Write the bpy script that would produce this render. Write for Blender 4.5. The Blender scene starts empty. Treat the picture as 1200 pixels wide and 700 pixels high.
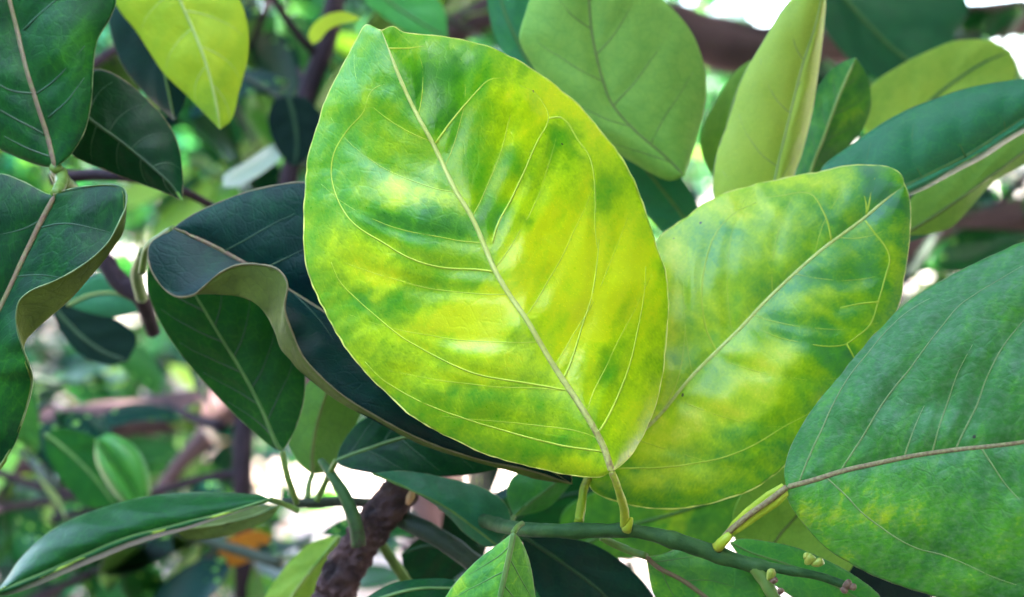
import bpy, math, random
import numpy as np
from mathutils import Vector, Matrix

# ------------------------------------------------------------------ camera, sky, sun, exposure
scene = bpy.context.scene
CAM_Z, TILT = 1.25, math.radians(5.0)
FOC, SENS = 50.0, 36.0
cam_data = bpy.data.cameras.new('camera')
cam = bpy.data.objects.new('camera', cam_data)
scene.collection.objects.link(cam)
cam.location = (0, 0, CAM_Z)
cam.rotation_euler = (math.radians(90) - TILT, 0, 0)
cam_data.lens = FOC
cam_data.sensor_width = SENS
cam_data.clip_start = 0.01
cam_data.clip_end = 500
cam_data.dof.use_dof = True
cam_data.dof.focus_distance = 0.302
cam_data.dof.aperture_fstop = 13.0
scene.camera = cam

SUN_EL, SUN_AZ = math.radians(52), math.radians(118)     # azimuth from +Y (beyond the leaves) towards +X: high, right and behind the camera
world = bpy.data.worlds.new('World')
scene.world = world
world.use_nodes = True
wn = world.node_tree
sky = wn.nodes.new('ShaderNodeTexSky')
sky.sky_type = 'NISHITA'
sky.sun_disc = False
sky.sun_elevation = SUN_EL
sky.sun_rotation = SUN_AZ
sky.dust_density = 4.0
sky.ozone_density = 1.0
wn.nodes['Background'].inputs[1].default_value = 0.15
wn.links.new(sky.outputs[0], wn.nodes['Background'].inputs[0])

sd = bpy.data.lights.new('sun', 'SUN')
sd.energy = 2.2
sd.angle = math.radians(0.53)
sd.color = (1.0, 0.95, 0.86)
sun = bpy.data.objects.new('sun', sd)
scene.collection.objects.link(sun)
sun_dir = Vector((math.sin(SUN_AZ) * math.cos(SUN_EL), math.cos(SUN_AZ) * math.cos(SUN_EL), math.sin(SUN_EL)))
sun.rotation_euler = sun_dir.to_track_quat('Z', 'Y').to_euler()
sun.location = (1, 2, 4)

scene.view_settings.view_transform = 'Standard'
scene.view_settings.look = 'None'
scene.view_settings.gamma = 1.0
scene.view_settings.exposure = 4.68
scene.render.engine = 'CYCLES'
scene.cycles.use_denoising = True
scene.cycles.max_bounces = 8
scene.cycles.transmission_bounces = 6
scene.cycles.sample_clamp_indirect = 8.0

rng = np.random.default_rng(7)
random.seed(7)

# ------------------------------------------------------------------ helpers
FWD = np.array([0, math.cos(TILT), -math.sin(TILT)])
UP = np.array([0, math.sin(TILT), math.cos(TILT)])
CAMP = np.array([0, 0, CAM_Z])
PX = SENS / FOC / 1200.0


def W(px, py, d):
    """photo pixel + distance in metres along the view axis -> world point(s)"""
    px, py, d = np.asarray(px, float), np.asarray(py, float), np.asarray(d, float)
    x = (px - 600) * PX * d
    y = -(py - 350) * PX * d
    return CAMP + x[..., None] * np.array([1.0, 0, 0]) + y[..., None] * UP + d[..., None] * FWD


def catmull(P, n):
    """centripetal Catmull-Rom through P, resampled to n points of equal arc length"""
    P = np.asarray(P, float)
    if len(P) == 2:
        t = np.linspace(0, 1, n)[:, None]
        return P[0] * (1 - t) + P[1] * t
    ext = np.vstack([2 * P[0] - P[1], P, 2 * P[-1] - P[-2]])
    out = []
    for i in range(len(P) - 1):
        p0, p1, p2, p3 = ext[i:i + 4]
        al = 0.5
        t0 = 0.0
        t1 = t0 + max(np.linalg.norm((p1 - p0)[:2]), 1e-6) ** al
        t2 = t1 + max(np.linalg.norm((p2 - p1)[:2]), 1e-6) ** al
        t3 = t2 + max(np.linalg.norm((p3 - p2)[:2]), 1e-6) ** al
        t = np.linspace(t1, t2, 14, endpoint=False)[:, None]
        A1 = (t1 - t) / (t1 - t0) * p0 + (t - t0) / (t1 - t0) * p1
        A2 = (t2 - t) / (t2 - t1) * p1 + (t - t1) / (t2 - t1) * p2
        A3 = (t3 - t) / (t3 - t2) * p2 + (t - t2) / (t3 - t2) * p3
        B1 = (t2 - t) / (t2 - t0) * A1 + (t - t0) / (t2 - t0) * A2
        B2 = (t3 - t) / (t3 - t1) * A2 + (t - t1) / (t3 - t1) * A3
        out.append((t2 - t) / (t2 - t1) * B1 + (t - t1) / (t2 - t1) * B2)
    out.append(P[-1:])
    C = np.vstack(out)
    s = np.concatenate([[0], np.cumsum(np.linalg.norm(np.diff(C[:, :2], axis=0), axis=1))])
    tt = np.linspace(0, s[-1], n)
    return np.stack([np.interp(tt, s, C[:, k]) for k in range(C.shape[1])], 1)


def vnoise(x, y, seed=0):
    """smooth 2-D value noise in -1..1"""
    xi, yi = np.floor(x).astype(int), np.floor(y).astype(int)
    fx, fy = x - xi, y - yi
    fx, fy = fx * fx * (3 - 2 * fx), fy * fy * (3 - 2 * fy)

    def h(a, b):
        n = (a * 374761393 + b * 668265263 + seed * 974711) & 0x7fffffff
        n = ((n ^ (n >> 13)) * 1274126177) & 0x7fffffff
        return (n & 0xffff) / 32767.5 - 1
    return (h(xi, yi) * (1 - fx) + h(xi + 1, yi) * fx) * (1 - fy) + (h(xi, yi + 1) * (1 - fx) + h(xi + 1, yi + 1) * fx) * fy


def mesh_obj(name, verts, faces, mats, parent=None, fmat=None, smooth=True, attrs=None):
    me = bpy.data.meshes.new(name)
    me.from_pydata([tuple(v) for v in np.asarray(verts)], [], [tuple(int(i) for i in f) for f in faces])
    for m in (mats if isinstance(mats, (list, tuple)) else [mats]):
        me.materials.append(m)
    if fmat is not None:
        me.polygons.foreach_set('material_index', np.asarray(fmat, dtype=np.int32))
    if smooth:
        me.polygons.foreach_set('use_smooth', np.ones(len(me.polygons), dtype=bool))
    for k, (typ, arr) in (attrs or {}).items():
        a = me.attributes.new(k, typ, 'POINT')
        a.data.foreach_set('vector' if typ == 'FLOAT_VECTOR' else 'value', np.asarray(arr, dtype=np.float32).ravel())
    me.update()
    o = bpy.data.objects.new(name, me)
    scene.collection.objects.link(o)
    if parent is not None:
        o.parent = parent
        o.matrix_parent_inverse = Matrix.Translation(-Vector(parent.location))
    return o


def tag(o, label=None, cat=None, group=None, kind=None):
    if label: o['label'] = label
    if cat: o['category'] = cat
    if group: o['group'] = group
    if kind: o['kind'] = kind
    return o


def empty(name, loc):
    o = bpy.data.objects.new(name, None)
    o.empty_display_size = 0.01
    o.location = tuple(loc)
    scene.collection.objects.link(o)
    return o


def tube_geo(pts, rad, ns=8, flat=1.0, flat_n=None, rough=0.0, seed=0):
    """swept tube; pts (n,3), rad (n,)"""
    pts = np.asarray(pts, float)
    n = len(pts)
    rad = np.broadcast_to(np.asarray(rad, float), (n,))
    T = np.gradient(pts, axis=0)
    T /= np.linalg.norm(T, axis=1)[:, None] + 1e-12
    if flat_n is None:
        a = np.array([0, 0, 1.0]) if abs(T[0][2]) < 0.8 else np.array([1.0, 0, 0])
        Nn = np.zeros_like(pts)
        prev = a
        for i in range(n):
            v = prev - T[i] * prev.dot(T[i])
            v /= np.linalg.norm(v) + 1e-12
            Nn[i] = v
            prev = v
    else:
        Nn = flat_n - T * (flat_n * T).sum(1)[:, None]
        Nn /= np.linalg.norm(Nn, axis=1)[:, None] + 1e-12
    B = np.cross(T, Nn)
    V = []
    for j in range(ns):
        th = 2 * math.pi * j / ns
        r = rad
        if rough:
            r = rad * (1 + rough * vnoise(np.arange(n) * 0.45 + seed, np.full(n, j * 1.7 + seed * 3.1), seed))
        V.append(pts + (Nn * math.cos(th) * flat + B * math.sin(th)) * r[:, None])
    V = np.stack(V, 1).reshape(-1, 3)
    F = []
    for i in range(n - 1):
        for j in range(ns):
            k = (j + 1) % ns
            F.append((i * ns + j, i * ns + k, (i + 1) * ns + k, (i + 1) * ns + j))
    F.append(tuple(range(ns))[::-1])
    F.append(tuple((n - 1) * ns + j for j in range(ns)))
    t = np.repeat(np.linspace(0, 1, n), ns)
    return V, F, t


def tube(name, pts, rad, mat, parent=None, ns=8, n=None, **k):
    pts = np.asarray(pts, float)
    if n:
        m = len(pts)
        rad = np.asarray(np.broadcast_to(rad, (m,)), float)
        dat = np.hstack([pts, rad[:, None]])
        s = np.concatenate([[0], np.cumsum(np.linalg.norm(np.diff(pts, axis=0), axis=1))])
        # Catmull-Rom in 3-D by arc length
        C = catmull3(dat, n)
        pts, rad = C[:, :3], C[:, 3]
    V, F, t = tube_geo(pts, rad, ns, **k)
    return mesh_obj(name, V, F, mat, parent, attrs={'along': ('FLOAT', t)})


def catmull3(P, n):
    P = np.asarray(P, float)
    ext = np.vstack([2 * P[0] - P[1], P, 2 * P[-1] - P[-2]])
    out = []
    for i in range(len(P) - 1):
        p0, p1, p2, p3 = ext[i:i + 4]
        t = np.linspace(0, 1, 12, endpoint=False)[:, None]
        out.append(0.5 * ((2 * p1) + (-p0 + p2) * t + (2 * p0 - 5 * p1 + 4 * p2 - p3) * t ** 2 + (-p0 + 3 * p1 - 3 * p2 + p3) * t ** 3))
    out.append(P[-1:])
    C = np.vstack(out)
    s = np.concatenate([[0], np.cumsum(np.linalg.norm(np.diff(C[:, :3], axis=0), axis=1))])
    tt = np.linspace(0, s[-1], n)
    return np.stack([np.interp(tt, s, C[:, k]) for k in range(C.shape[1])], 1)


# ------------------------------------------------------------------ materials
def new_mat(name):
    m = bpy.data.materials.new(name)
    m.use_nodes = True
    nt = m.node_tree
    return m, nt, nt.nodes, nt.links, nt.nodes['Principled BSDF']


def ramp(nodes, stops):
    r = nodes.new('ShaderNodeValToRGB')
    while len(r.color_ramp.elements) < len(stops):
        r.color_ramp.elements.new(0.5)
    for e, (p, c) in zip(r.color_ramp.elements, stops):
        e.position = p
        e.color = (*c, 1)
    return r


def math_n(nodes, links, op, a, b=None, c=None):
    n = nodes.new('ShaderNodeMath')
    n.operation = op
    for i, v in enumerate((a, b, c)):
        if v is None: continue
        if isinstance(v, (int, float)): n.inputs[i].default_value = v
        else: links.new(v, n.inputs[i])
    return n.outputs[0]


def leaf_mat(name, stops, rough=0.36, trans=0.22, tcol=None, bump=0.35, veinlet=0.25, specks=0.0, grain=0.15, spec=0.38,
             blotch=0.12, attr=True, dust=0.0, sheen=None):
    """leaf skin: pigment attribute 'pig' -> colours; net of veinlets, oil dots, specks as colour and fine relief.
    coordinates 'lco' run in millimetres over the flattened blade"""
    m, nt, N, L, P = new_mat(name)
    at = N.new('ShaderNodeAttribute'); at.attribute_name = 'lco'
    pg = N.new('ShaderNodeAttribute'); pg.attribute_name = 'pig'
    co = at.outputs['Vector']
    # warp the coordinates a little
    nz = N.new('ShaderNodeTexNoise'); nz.inputs['Scale'].default_value = 0.35; nz.inputs['Detail'].default_value = 3
    L.new(co, nz.inputs['Vector'])
    # blotchy pigment
    nb = N.new('ShaderNodeTexNoise'); nb.inputs['Scale'].default_value = 0.16; nb.inputs['Detail'].default_value = 5
    nb.inputs['Roughness'].default_value = 0.6
    L.new(co, nb.inputs['Vector'])
    b0 = math_n(N, L, 'SUBTRACT', nb.outputs['Fac'], 0.5)
    b1 = math_n(N, L, 'MULTIPLY_ADD', b0, blotch * 4, pg.outputs['Fac'])
    ng = N.new('ShaderNodeTexNoise'); ng.inputs['Scale'].default_value = 1.6; ng.inputs['Detail'].default_value = 4
    L.new(co, ng.inputs['Vector'])
    g0 = math_n(N, L, 'SUBTRACT', ng.outputs['Fac'], 0.5)
    b2 = math_n(N, L, 'MULTIPLY_ADD', g0, grain * 2, b1)
    # veinlets: two nets
    def net(cell, w):
        v = N.new('ShaderNodeTexVoronoi'); v.feature = 'DISTANCE_TO_EDGE'
        v.inputs['Scale'].default_value = 1.0 / cell
        mix = N.new('ShaderNodeVectorMath'); mix.operation = 'MULTIPLY_ADD'
        L.new(nz.outputs['Color'], mix.inputs[0]); mix.inputs[1].default_value = (1.6, 1.6, 0); L.new(co, mix.inputs[2])
        L.new(mix.outputs[0], v.inputs['Vector'])
        mr = N.new('ShaderNodeMapRange'); mr.inputs['From Min'].default_value = 0.0; mr.inputs['From Max'].default_value = w
        mr.inputs['To Min'].default_value = 1.0; mr.inputs['To Max'].default_value = 0.0
        L.new(v.outputs['Distance'], mr.inputs['Value'])
        return mr.outputs[0]
    n1 = net(3.2, 0.10)
    n2 = net(1.15, 0.16)
    nets = math_n(N, L, 'MULTIPLY_ADD', n2, 0.45, n1)
    b3 = math_n(N, L, 'MULTIPLY_ADD', nets, veinlet * 0.35, b2)
    cr = ramp(N, stops)
    L.new(b3, cr.inputs['Fac'])
    col = cr.outputs['Color']
    # oil glands: tiny paler dots
    vo = N.new('ShaderNodeTexVoronoi'); vo.inputs['Scale'].default_value = 1.5
    L.new(co, vo.inputs['Vector'])
    od = math_n(N, L, 'LESS_THAN', vo.outputs['Distance'], 0.20)
    om = N.new('ShaderNodeMix'); om.data_type = 'RGBA'; om.blend_type = 'MULTIPLY'
    L.new(math_n(N, L, 'MULTIPLY', od, 0.35), om.inputs['Factor']); L.new(col, om.inputs['A'])
    om.inputs['B'].default_value = (1.6, 1.35, 1.1, 1)
    om.clamp_result = False
    col = om.outputs['Result']
    if dust:
        nd = N.new('ShaderNodeTexNoise'); nd.inputs['Scale'].default_value = 0.75; nd.inputs['Detail'].default_value = 6
        L.new(co, nd.inputs['Vector'])
        dm = N.new('ShaderNodeMapRange'); dm.inputs['From Min'].default_value = 0.42; dm.inputs['From Max'].default_value = 0.75
        dm.inputs['To Max'].default_value = dust
        L.new(nd.outputs['Fac'], dm.inputs['Value'])
        dx = N.new('ShaderNodeMix'); dx.data_type = 'RGBA'
        L.new(dm.outputs[0], dx.inputs['Factor']); L.new(col, dx.inputs['A']); dx.inputs['B'].default_value = (0.19, 0.26, 0.18, 1)
        col = dx.outputs['Result']
    if specks:
        vs = N.new('ShaderNodeTexVoronoi'); vs.inputs['Scale'].default_value = 1 / 5.5
        L.new(co, vs.inputs['Vector'])
        sw = N.new('ShaderNodeSeparateColor'); L.new(vs.outputs['Color'], sw.inputs[0])
        sz = math_n(N, L, 'MULTIPLY_ADD', sw.outputs[0], 0.30, -0.30 * (1 - specks))
        sp = math_n(N, L, 'LESS_THAN', vs.outputs['Distance'], sz)
        sm = N.new('ShaderNodeMix'); sm.data_type = 'RGBA'
        L.new(math_n(N, L, 'MULTIPLY', sp, 0.9), sm.inputs['Factor']); L.new(col, sm.inputs['A']); sm.inputs['B'].default_value = (0.018, 0.016, 0.02, 1)
        col = sm.outputs['Result']
    L.new(col, P.inputs['Base Color'])
    rr = N.new('ShaderNodeMapRange'); rr.inputs['To Min'].default_value = rough - 0.07; rr.inputs['To Max'].default_value = rough + 0.16
    L.new(ng.outputs['Fac'], rr.inputs['Value']); L.new(rr.outputs[0], P.inputs['Roughness'])
    P.inputs['Specular IOR Level'].default_value = spec
    # relief
    h = math_n(N, L, 'MULTIPLY_ADD', nets, -0.5, math_n(N, L, 'MULTIPLY', ng.outputs['Fac'], 0.6))
    h = math_n(N, L, 'MULTIPLY_ADD', vo.outputs['Distance'], 0.06, h)
    bp = N.new('ShaderNodeBump'); bp.inputs['Strength'].default_value = bump; bp.inputs['Distance'].default_value = 0.00025
    L.new(h, bp.inputs['Height']); L.new(bp.outputs[0], P.inputs['Normal'])
    tr = N.new('ShaderNodeBsdfTranslucent')
    if tcol is None:
        hs = N.new('ShaderNodeMix'); hs.data_type = 'RGBA'; hs.blend_type = 'MULTIPLY'; hs.inputs['Factor'].default_value = 1
        hs.clamp_result = False
        L.new(col, hs.inputs['A']); hs.inputs['B'].default_value = (1.7, 1.5, 0.6, 1)
        L.new(hs.outputs['Result'], tr.inputs['Color'])
    else:
        tr.inputs['Color'].default_value = (*tcol, 1)
    mx = N.new('ShaderNodeMixShader'); mx.inputs[0].default_value = trans
    L.new(P.outputs[0], mx.inputs[1]); L.new(tr.outputs[0], mx.inputs[2])
    L.new(mx.outputs[0], N['Material Output'].inputs['Surface'])
    return m


def plain_mat(name, c0, c1, scale=400, rough=0.6, bump=0.3, along=None, spec=0.4, bscale=None):
    """two-tone noisy skin for stems, veins and bark (object coordinates in metres)"""
    m, nt, N, L, P = new_mat(name)
    tc = N.new('ShaderNodeTexCoord')
    nz = N.new('ShaderNodeTexNoise'); nz.inputs['Scale'].default_value = scale; nz.inputs['Detail'].default_value = 6
    L.new(tc.outputs['Object'], nz.inputs['Vector'])
    r = ramp(N, [(0.3, c0), (0.7, c1)])
    L.new(nz.outputs['Fac'], r.inputs['Fac'])
    col = r.outputs['Color']
    if along:        # (colour, start, end): a second tint that grows along the sweep, broken up by noise
        ca, a0, a1 = along
        at = N.new('ShaderNodeAttribute'); at.attribute_name = 'along'
        mr = N.new('ShaderNodeMapRange'); mr.inputs['From Min'].default_value = a0; mr.inputs['From Max'].default_value = a1
        L.new(at.outputs['Fac'], mr.inputs['Value'])
        n2 = N.new('ShaderNodeTexNoise'); n2.inputs['Scale'].default_value = 900; n2.inputs['Detail'].default_value = 3
        L.new(tc.outputs['Object'], n2.inputs['Vector'])
        f = math_n(N, L, 'MULTIPLY', mr.outputs[0], math_n(N, L, 'MULTIPLY_ADD', n2.outputs['Fac'], 2.2, -0.62))
        f = math_n(N, L, 'MINIMUM', math_n(N, L, 'MAXIMUM', f, 0.0), 1.0)
        mx = N.new('ShaderNodeMix'); mx.data_type = 'RGBA'
        L.new(f, mx.inputs['Factor']); L.new(col, mx.inputs['A']); mx.inputs['B'].default_value = (*ca, 1)
        col = mx.outputs['Result']
    L.new(col, P.inputs['Base Color'])
    P.inputs['Roughness'].default_value = rough
    P.inputs['Specular IOR Level'].default_value = spec
    bp = N.new('ShaderNodeBump'); bp.inputs['Strength'].default_value = bump; bp.inputs['Distance'].default_value = 0.3 / (bscale or scale)
    L.new(nz.outputs['Fac'], bp.inputs['Height']); L.new(bp.outputs[0], P.inputs['Normal'])
    return m


M = {}
# chlorotic skin: teal-green where pigment is 0, leaf green at .4, yellow-green at .7, yellow at 1
M['mottled'] = leaf_mat('mottled_leaf_skin', [(0.0, (0.035, 0.230, 0.010)), (0.30, (0.100, 0.370, 0.003)), (0.55, (0.230, 0.460, 0.002)),
                                              (0.78, (0.430, 0.640, 0.002)), (1.0, (0.590, 0.700, 0.004))],
                        rough=0.27, spec=.68, trans=0.28, specks=0.18, bump=0.18, veinlet=0.13, blotch=0.07, grain=0.17)
M['mottled2'] = leaf_mat('paler_mottled_leaf_skin', [(0.0, (0.030, 0.190, 0.050)), (0.30, (0.070, 0.300, 0.020)), (0.55, (0.220, 0.440, 0.006)),
                                                     (0.78, (0.390, 0.570, 0.006)), (1.0, (0.550, 0.640, 0.03))],
                         rough=0.30, spec=.62, trans=0.24, specks=0.34, bump=0.18, veinlet=0.13, blotch=0.08, grain=0.17)
M['dusty'] = leaf_mat('dusty_green_leaf_skin', [(0.0, (0.0155, 0.0979, 0.0163)), (0.35, (0.0232, 0.1631, 0.0173)), (0.65, (0.0646, 0.2740, 0.0109)), (1.0, (0.3235, 0.4700, 0.0054))],
                      rough=0.44, trans=0.10, specks=0.30, bump=0.3, veinlet=0.12, grain=0.20, dust=0.28, blotch=.07)
M['dark'] = leaf_mat('dark_leaf_skin', [(0.0, (0.0012, 0.0163, 0.0084)), (0.4, (0.0024, 0.0335, 0.0102)), (0.7, (0.0064, 0.0670, 0.0102)), (1.0, (0.0202, 0.1265, 0.0093))],
                     rough=0.32, spec=.13, trans=0.05, bump=0.25, specks=.12, veinlet=0.25, grain=0.12)
M['navy'] = leaf_mat('blue_black_leaf_skin', [(0.0, (0.0011, 0.0105, 0.0140)), (0.5, (0.0017, 0.0263, 0.0182)), (1.0, (0.0045, 0.0612, 0.0245))],
                     rough=0.36, spec=.14, trans=0.03, bump=0.35, veinlet=0.2, grain=0.12)
M['green'] = leaf_mat('mid_green_leaf_skin', [(0.0, (0.0130, 0.0975, 0.0260)), (0.4, (0.0338, 0.1950, 0.0234)), (0.7, (0.0910, 0.3120, 0.0195)), (1.0, (0.2860, 0.4680, 0.0130))],
                      rough=0.40, trans=0.14, bump=0.35, veinlet=0.25, grain=0.12)
M['teal'] = leaf_mat('teal_leaf_skin', [(0.0, (0.0097, 0.0983, 0.0437)), (0.5, (0.0183, 0.1663, 0.0583)), (1.0, (0.0608, 0.3326, 0.0486))],
                     rough=0.42, trans=0.10, bump=0.35, veinlet=0.25, grain=0.2)
M['deep_shade'] = leaf_mat('deep_shade_leaf_skin', [(0.0, (0.0024, 0.0064, 0.0070)), (0.5, (0.0030, 0.0120, 0.0105)), (1.0, (0.0060, 0.0240, 0.0140))], rough=0.6, spec=.05, trans=0.01, bump=0.2)  # leaf colour taken down to near black to paint deep shade
M['glossy'] = leaf_mat('waxy_leaf_skin', [(0.0, (0.02, 0.06, 0.02)), (0.5, (0.04, 0.10, 0.02)), (1.0, (0.06, 0.12, 0.03))], rough=0.28, spec=.9, trans=0.03, bump=0.1)
M['orange'] = leaf_mat('dying_orange_leaf_skin', [(0.0, (0.22, 0.07, 0.01)), (0.5, (0.36, 0.14, 0.012)), (1.0, (0.42, 0.25, 0.02))], rough=0.55, spec=.2, trans=0.25, bump=0.2)
M['yellow'] = leaf_mat('yellow_leaf_skin', [(0.0, (0.1280, 0.2800, 0.0200)), (0.5, (0.2640, 0.4200, 0.0120)), (1.0, (0.3680, 0.4800, 0.0120))],
                       rough=0.55, trans=0.25, bump=0.3, veinlet=0.2, grain=0.1)
M['pale'] = leaf_mat('pale_green_leaf_skin', [(0.0, (0.1200, 0.2880, 0.0360)), (0.5, (0.2400, 0.4320, 0.0480)), (1.0, (0.4080, 0.5520, 0.0720))],
                     rough=0.55, trans=0.25, bump=0.3, veinlet=0.25, grain=0.1)
M['under'] = leaf_mat('leaf_underside', [(0.0, (0.0780, 0.2141, 0.0446)), (0.5, (0.1418, 0.3459, 0.0520)), (1.0, (0.2693, 0.4941, 0.0743))],
                      rough=0.62, trans=0.2, bump=0.4, veinlet=-0.3, grain=0.1, spec=0.3)
M['underolive'] = leaf_mat('olive_leaf_underside', [(0.0, (0.05, 0.085, 0.015)), (0.5, (0.09, 0.145, 0.02)), (1.0, (0.17, 0.22, 0.03))],
                           rough=0.62, trans=0.15, bump=0.4, veinlet=-0.3, grain=0.15, spec=0.3)
M['vein_y'] = plain_mat('yellow_green_vein', (0.34, 0.48, 0.02), (0.44, 0.56, 0.05), 300, 0.5, 0.1)
M['rib_y'] = plain_mat('pale_midrib', (0.42, 0.50, 0.10), (0.52, 0.58, 0.18), 500, 0.5, 0.3, along=((0.16, 0.085, 0.05), 0.42, 0.0))
M['rib_b'] = plain_mat('brownish_midrib', (0.13, 0.17, 0.05), (0.17, 0.12, 0.075), 700, 0.6, 0.4, along=((0.12, 0.06, 0.045), 0.9, 0.0))
M['rib_t'] = plain_mat('tan_midrib', (0.26, 0.25, 0.10), (0.15, 0.09, 0.05), 1500, 0.6, 0.5)
M['rib_g'] = plain_mat('green_midrib', (0.06, 0.15, 0.03), (0.10, 0.19, 0.04), 300, 0.5, 0.2)
M['vein_g'] = plain_mat('green_vein', (0.045, 0.14, 0.03), (0.08, 0.19, 0.04), 300, 0.5, 0.1)
M['vein_d'] = plain_mat('dark_green_vein', (0.009, 0.048, 0.016), (0.014, 0.06, 0.02), 300, 0.5, 0.1)
M['vein_p'] = plain_mat('pale_vein', (0.26, 0.38, 0.09), (0.34, 0.44, 0.12), 300, 0.55, 0.1)
M['vein_u'] = plain_mat('underside_vein', (0.10, 0.17, 0.03), (0.14, 0.20, 0.05), 300, 0.55, 0.1)
M['vein_c'] = plain_mat('thin_olive_vein', (0.13, 0.22, 0.06), (0.20, 0.27, 0.10), 900, 0.5, 0.2)
M['margin_y'] = plain_mat('pale_leaf_margin', (0.58, 0.66, 0.10), (0.66, 0.70, 0.20), 300, 0.5, 0.1)
M['margin_g'] = plain_mat('green_leaf_margin', (0.09, 0.17, 0.05), (0.14, 0.20, 0.08), 400, 0.5, 0.1)
M['margin_b'] = plain_mat('brown_leaf_margin', (0.10, 0.10, 0.04), (0.15, 0.13, 0.06), 400, 0.5, 0.1)
M['petiole_y'] = plain_mat('yellow_petiole', (0.24, 0.36, 0.012), (0.34, 0.42, 0.02), 250, 0.5, 0.3, along=((0.13, 0.065, 0.03), 0.45, 0.0))
M['petiole_g'] = plain_mat('green_petiole', (0.06, 0.14, 0.02), (0.11, 0.19, 0.03), 250, 0.5, 0.3)
M['stem'] = plain_mat('green_twig_skin', (0.016, 0.062, 0.016), (0.035, 0.095, 0.022), 350, 0.6, 0.7, spec=.2, along=((0.030, 0.022, 0.018), 0.42, 0.05))
M['stem_d'] = plain_mat('dark_twig_skin', (0.012, 0.030, 0.020), (0.03, 0.05, 0.03), 350, 0.6, 0.5)
M['bark'] = plain_mat('purple_brown_bark', (0.014, 0.008, 0.011), (0.11, 0.060, 0.062), 160, 0.85, 1.0, bscale=70)
M['bark_far'] = plain_mat('grey_brown_bark', (0.050, 0.028, 0.032), (0.14, 0.080, 0.080), 25, 0.85, 0.8)
M['bark_dk'] = plain_mat('dark_bark', (0.008, 0.004, 0.009), (0.025, 0.012, 0.020), 60, 0.85, 0.8)
M['wood'] = plain_mat('cut_wood', (0.50, 0.28, 0.14), (0.60, 0.36, 0.2), 300, 0.8, 0.3)
M['bud'] = plain_mat('bud_skin', (0.18, 0.28, 0.03), (0.34, 0.36, 0.06), 700, 0.45, 0.4)
M['node'] = plain_mat('brown_bud_scale', (0.10, 0.055, 0.04), (0.20, 0.14, 0.09), 900, 0.7, 0.5)

# ------------------------------------------------------------------ ground
def ground():
    m, nt, N, L, P = new_mat('pale_dry_soil')
    tc = N.new('ShaderNodeTexCoord')
    a = N.new('ShaderNodeTexNoise'); a.inputs['Scale'].default_value = 2.2; a.inputs['Detail'].default_value = 8
    L.new(tc.outputs['Object'], a.inputs['Vector'])
    r = ramp(N, [(0.3, (0.20, 0.15, 0.125)), (0.55, (0.40, 0.33, 0.30)), (0.75, (0.52, 0.45, 0.42))])
    L.new(a.outputs['Fac'], r.inputs['Fac'])
    # unseen near ground darkened as mulch to cut bounce light, pale bare soil beyond
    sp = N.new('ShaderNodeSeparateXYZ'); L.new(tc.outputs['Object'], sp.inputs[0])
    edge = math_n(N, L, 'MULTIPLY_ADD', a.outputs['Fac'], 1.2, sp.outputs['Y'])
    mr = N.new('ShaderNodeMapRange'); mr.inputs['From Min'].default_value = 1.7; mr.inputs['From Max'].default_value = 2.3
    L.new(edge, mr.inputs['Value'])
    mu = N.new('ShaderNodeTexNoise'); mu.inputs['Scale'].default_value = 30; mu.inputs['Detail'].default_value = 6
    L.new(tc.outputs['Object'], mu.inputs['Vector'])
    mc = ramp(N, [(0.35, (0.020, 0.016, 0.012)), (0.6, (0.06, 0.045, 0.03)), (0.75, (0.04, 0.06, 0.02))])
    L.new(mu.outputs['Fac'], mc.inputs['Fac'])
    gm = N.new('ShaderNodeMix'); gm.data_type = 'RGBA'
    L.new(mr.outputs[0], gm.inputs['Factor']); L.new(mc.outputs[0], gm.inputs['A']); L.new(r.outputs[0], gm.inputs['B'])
    L.new(gm.outputs['Result'], P.inputs['Base Color'])
    P.inputs['Roughness'].default_value = 0.95
    bp = N.new('ShaderNodeBump'); bp.inputs['Strength'].default_value = 0.6; bp.inputs['Distance'].default_value = 0.03
    L.new(a.outputs['Fac'], bp.inputs['Height']); L.new(bp.outputs[0], P.inputs['Normal'])
    n = 90
    s = np.sinh(np.linspace(-4.2, 4.2, n)) / np.sinh(4.2) * 200
    X, Y = np.meshgrid(s, s, indexing='ij')
    Z = 0.04 * vnoise(X * 0.7, Y * 0.7, 3) + 0.015 * vnoise(X * 3, Y * 3, 4)
    V = np.stack([X, Y + 3, Z], -1).reshape(-1, 3)
    F = [(i * n + j, (i + 1) * n + j, (i + 1) * n + j + 1, i * n + j + 1) for i in range(n - 1) for j in range(n - 1)]
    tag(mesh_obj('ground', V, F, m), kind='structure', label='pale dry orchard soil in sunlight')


ground()

# ------------------------------------------------------------------ leaves
def poly_dist(GX, GY, polys):
    d = np.full(GX.shape, 1e9)
    for p in polys:
        c = catmull(np.asarray(p, float)[:, :2], 80)
        dd = np.sqrt((GX[..., None] - c[:, 0]) ** 2 + (GY[..., None] - c[:, 1]) ** 2).min(-1)
        d = np.minimum(d, dd)
    return d


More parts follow.
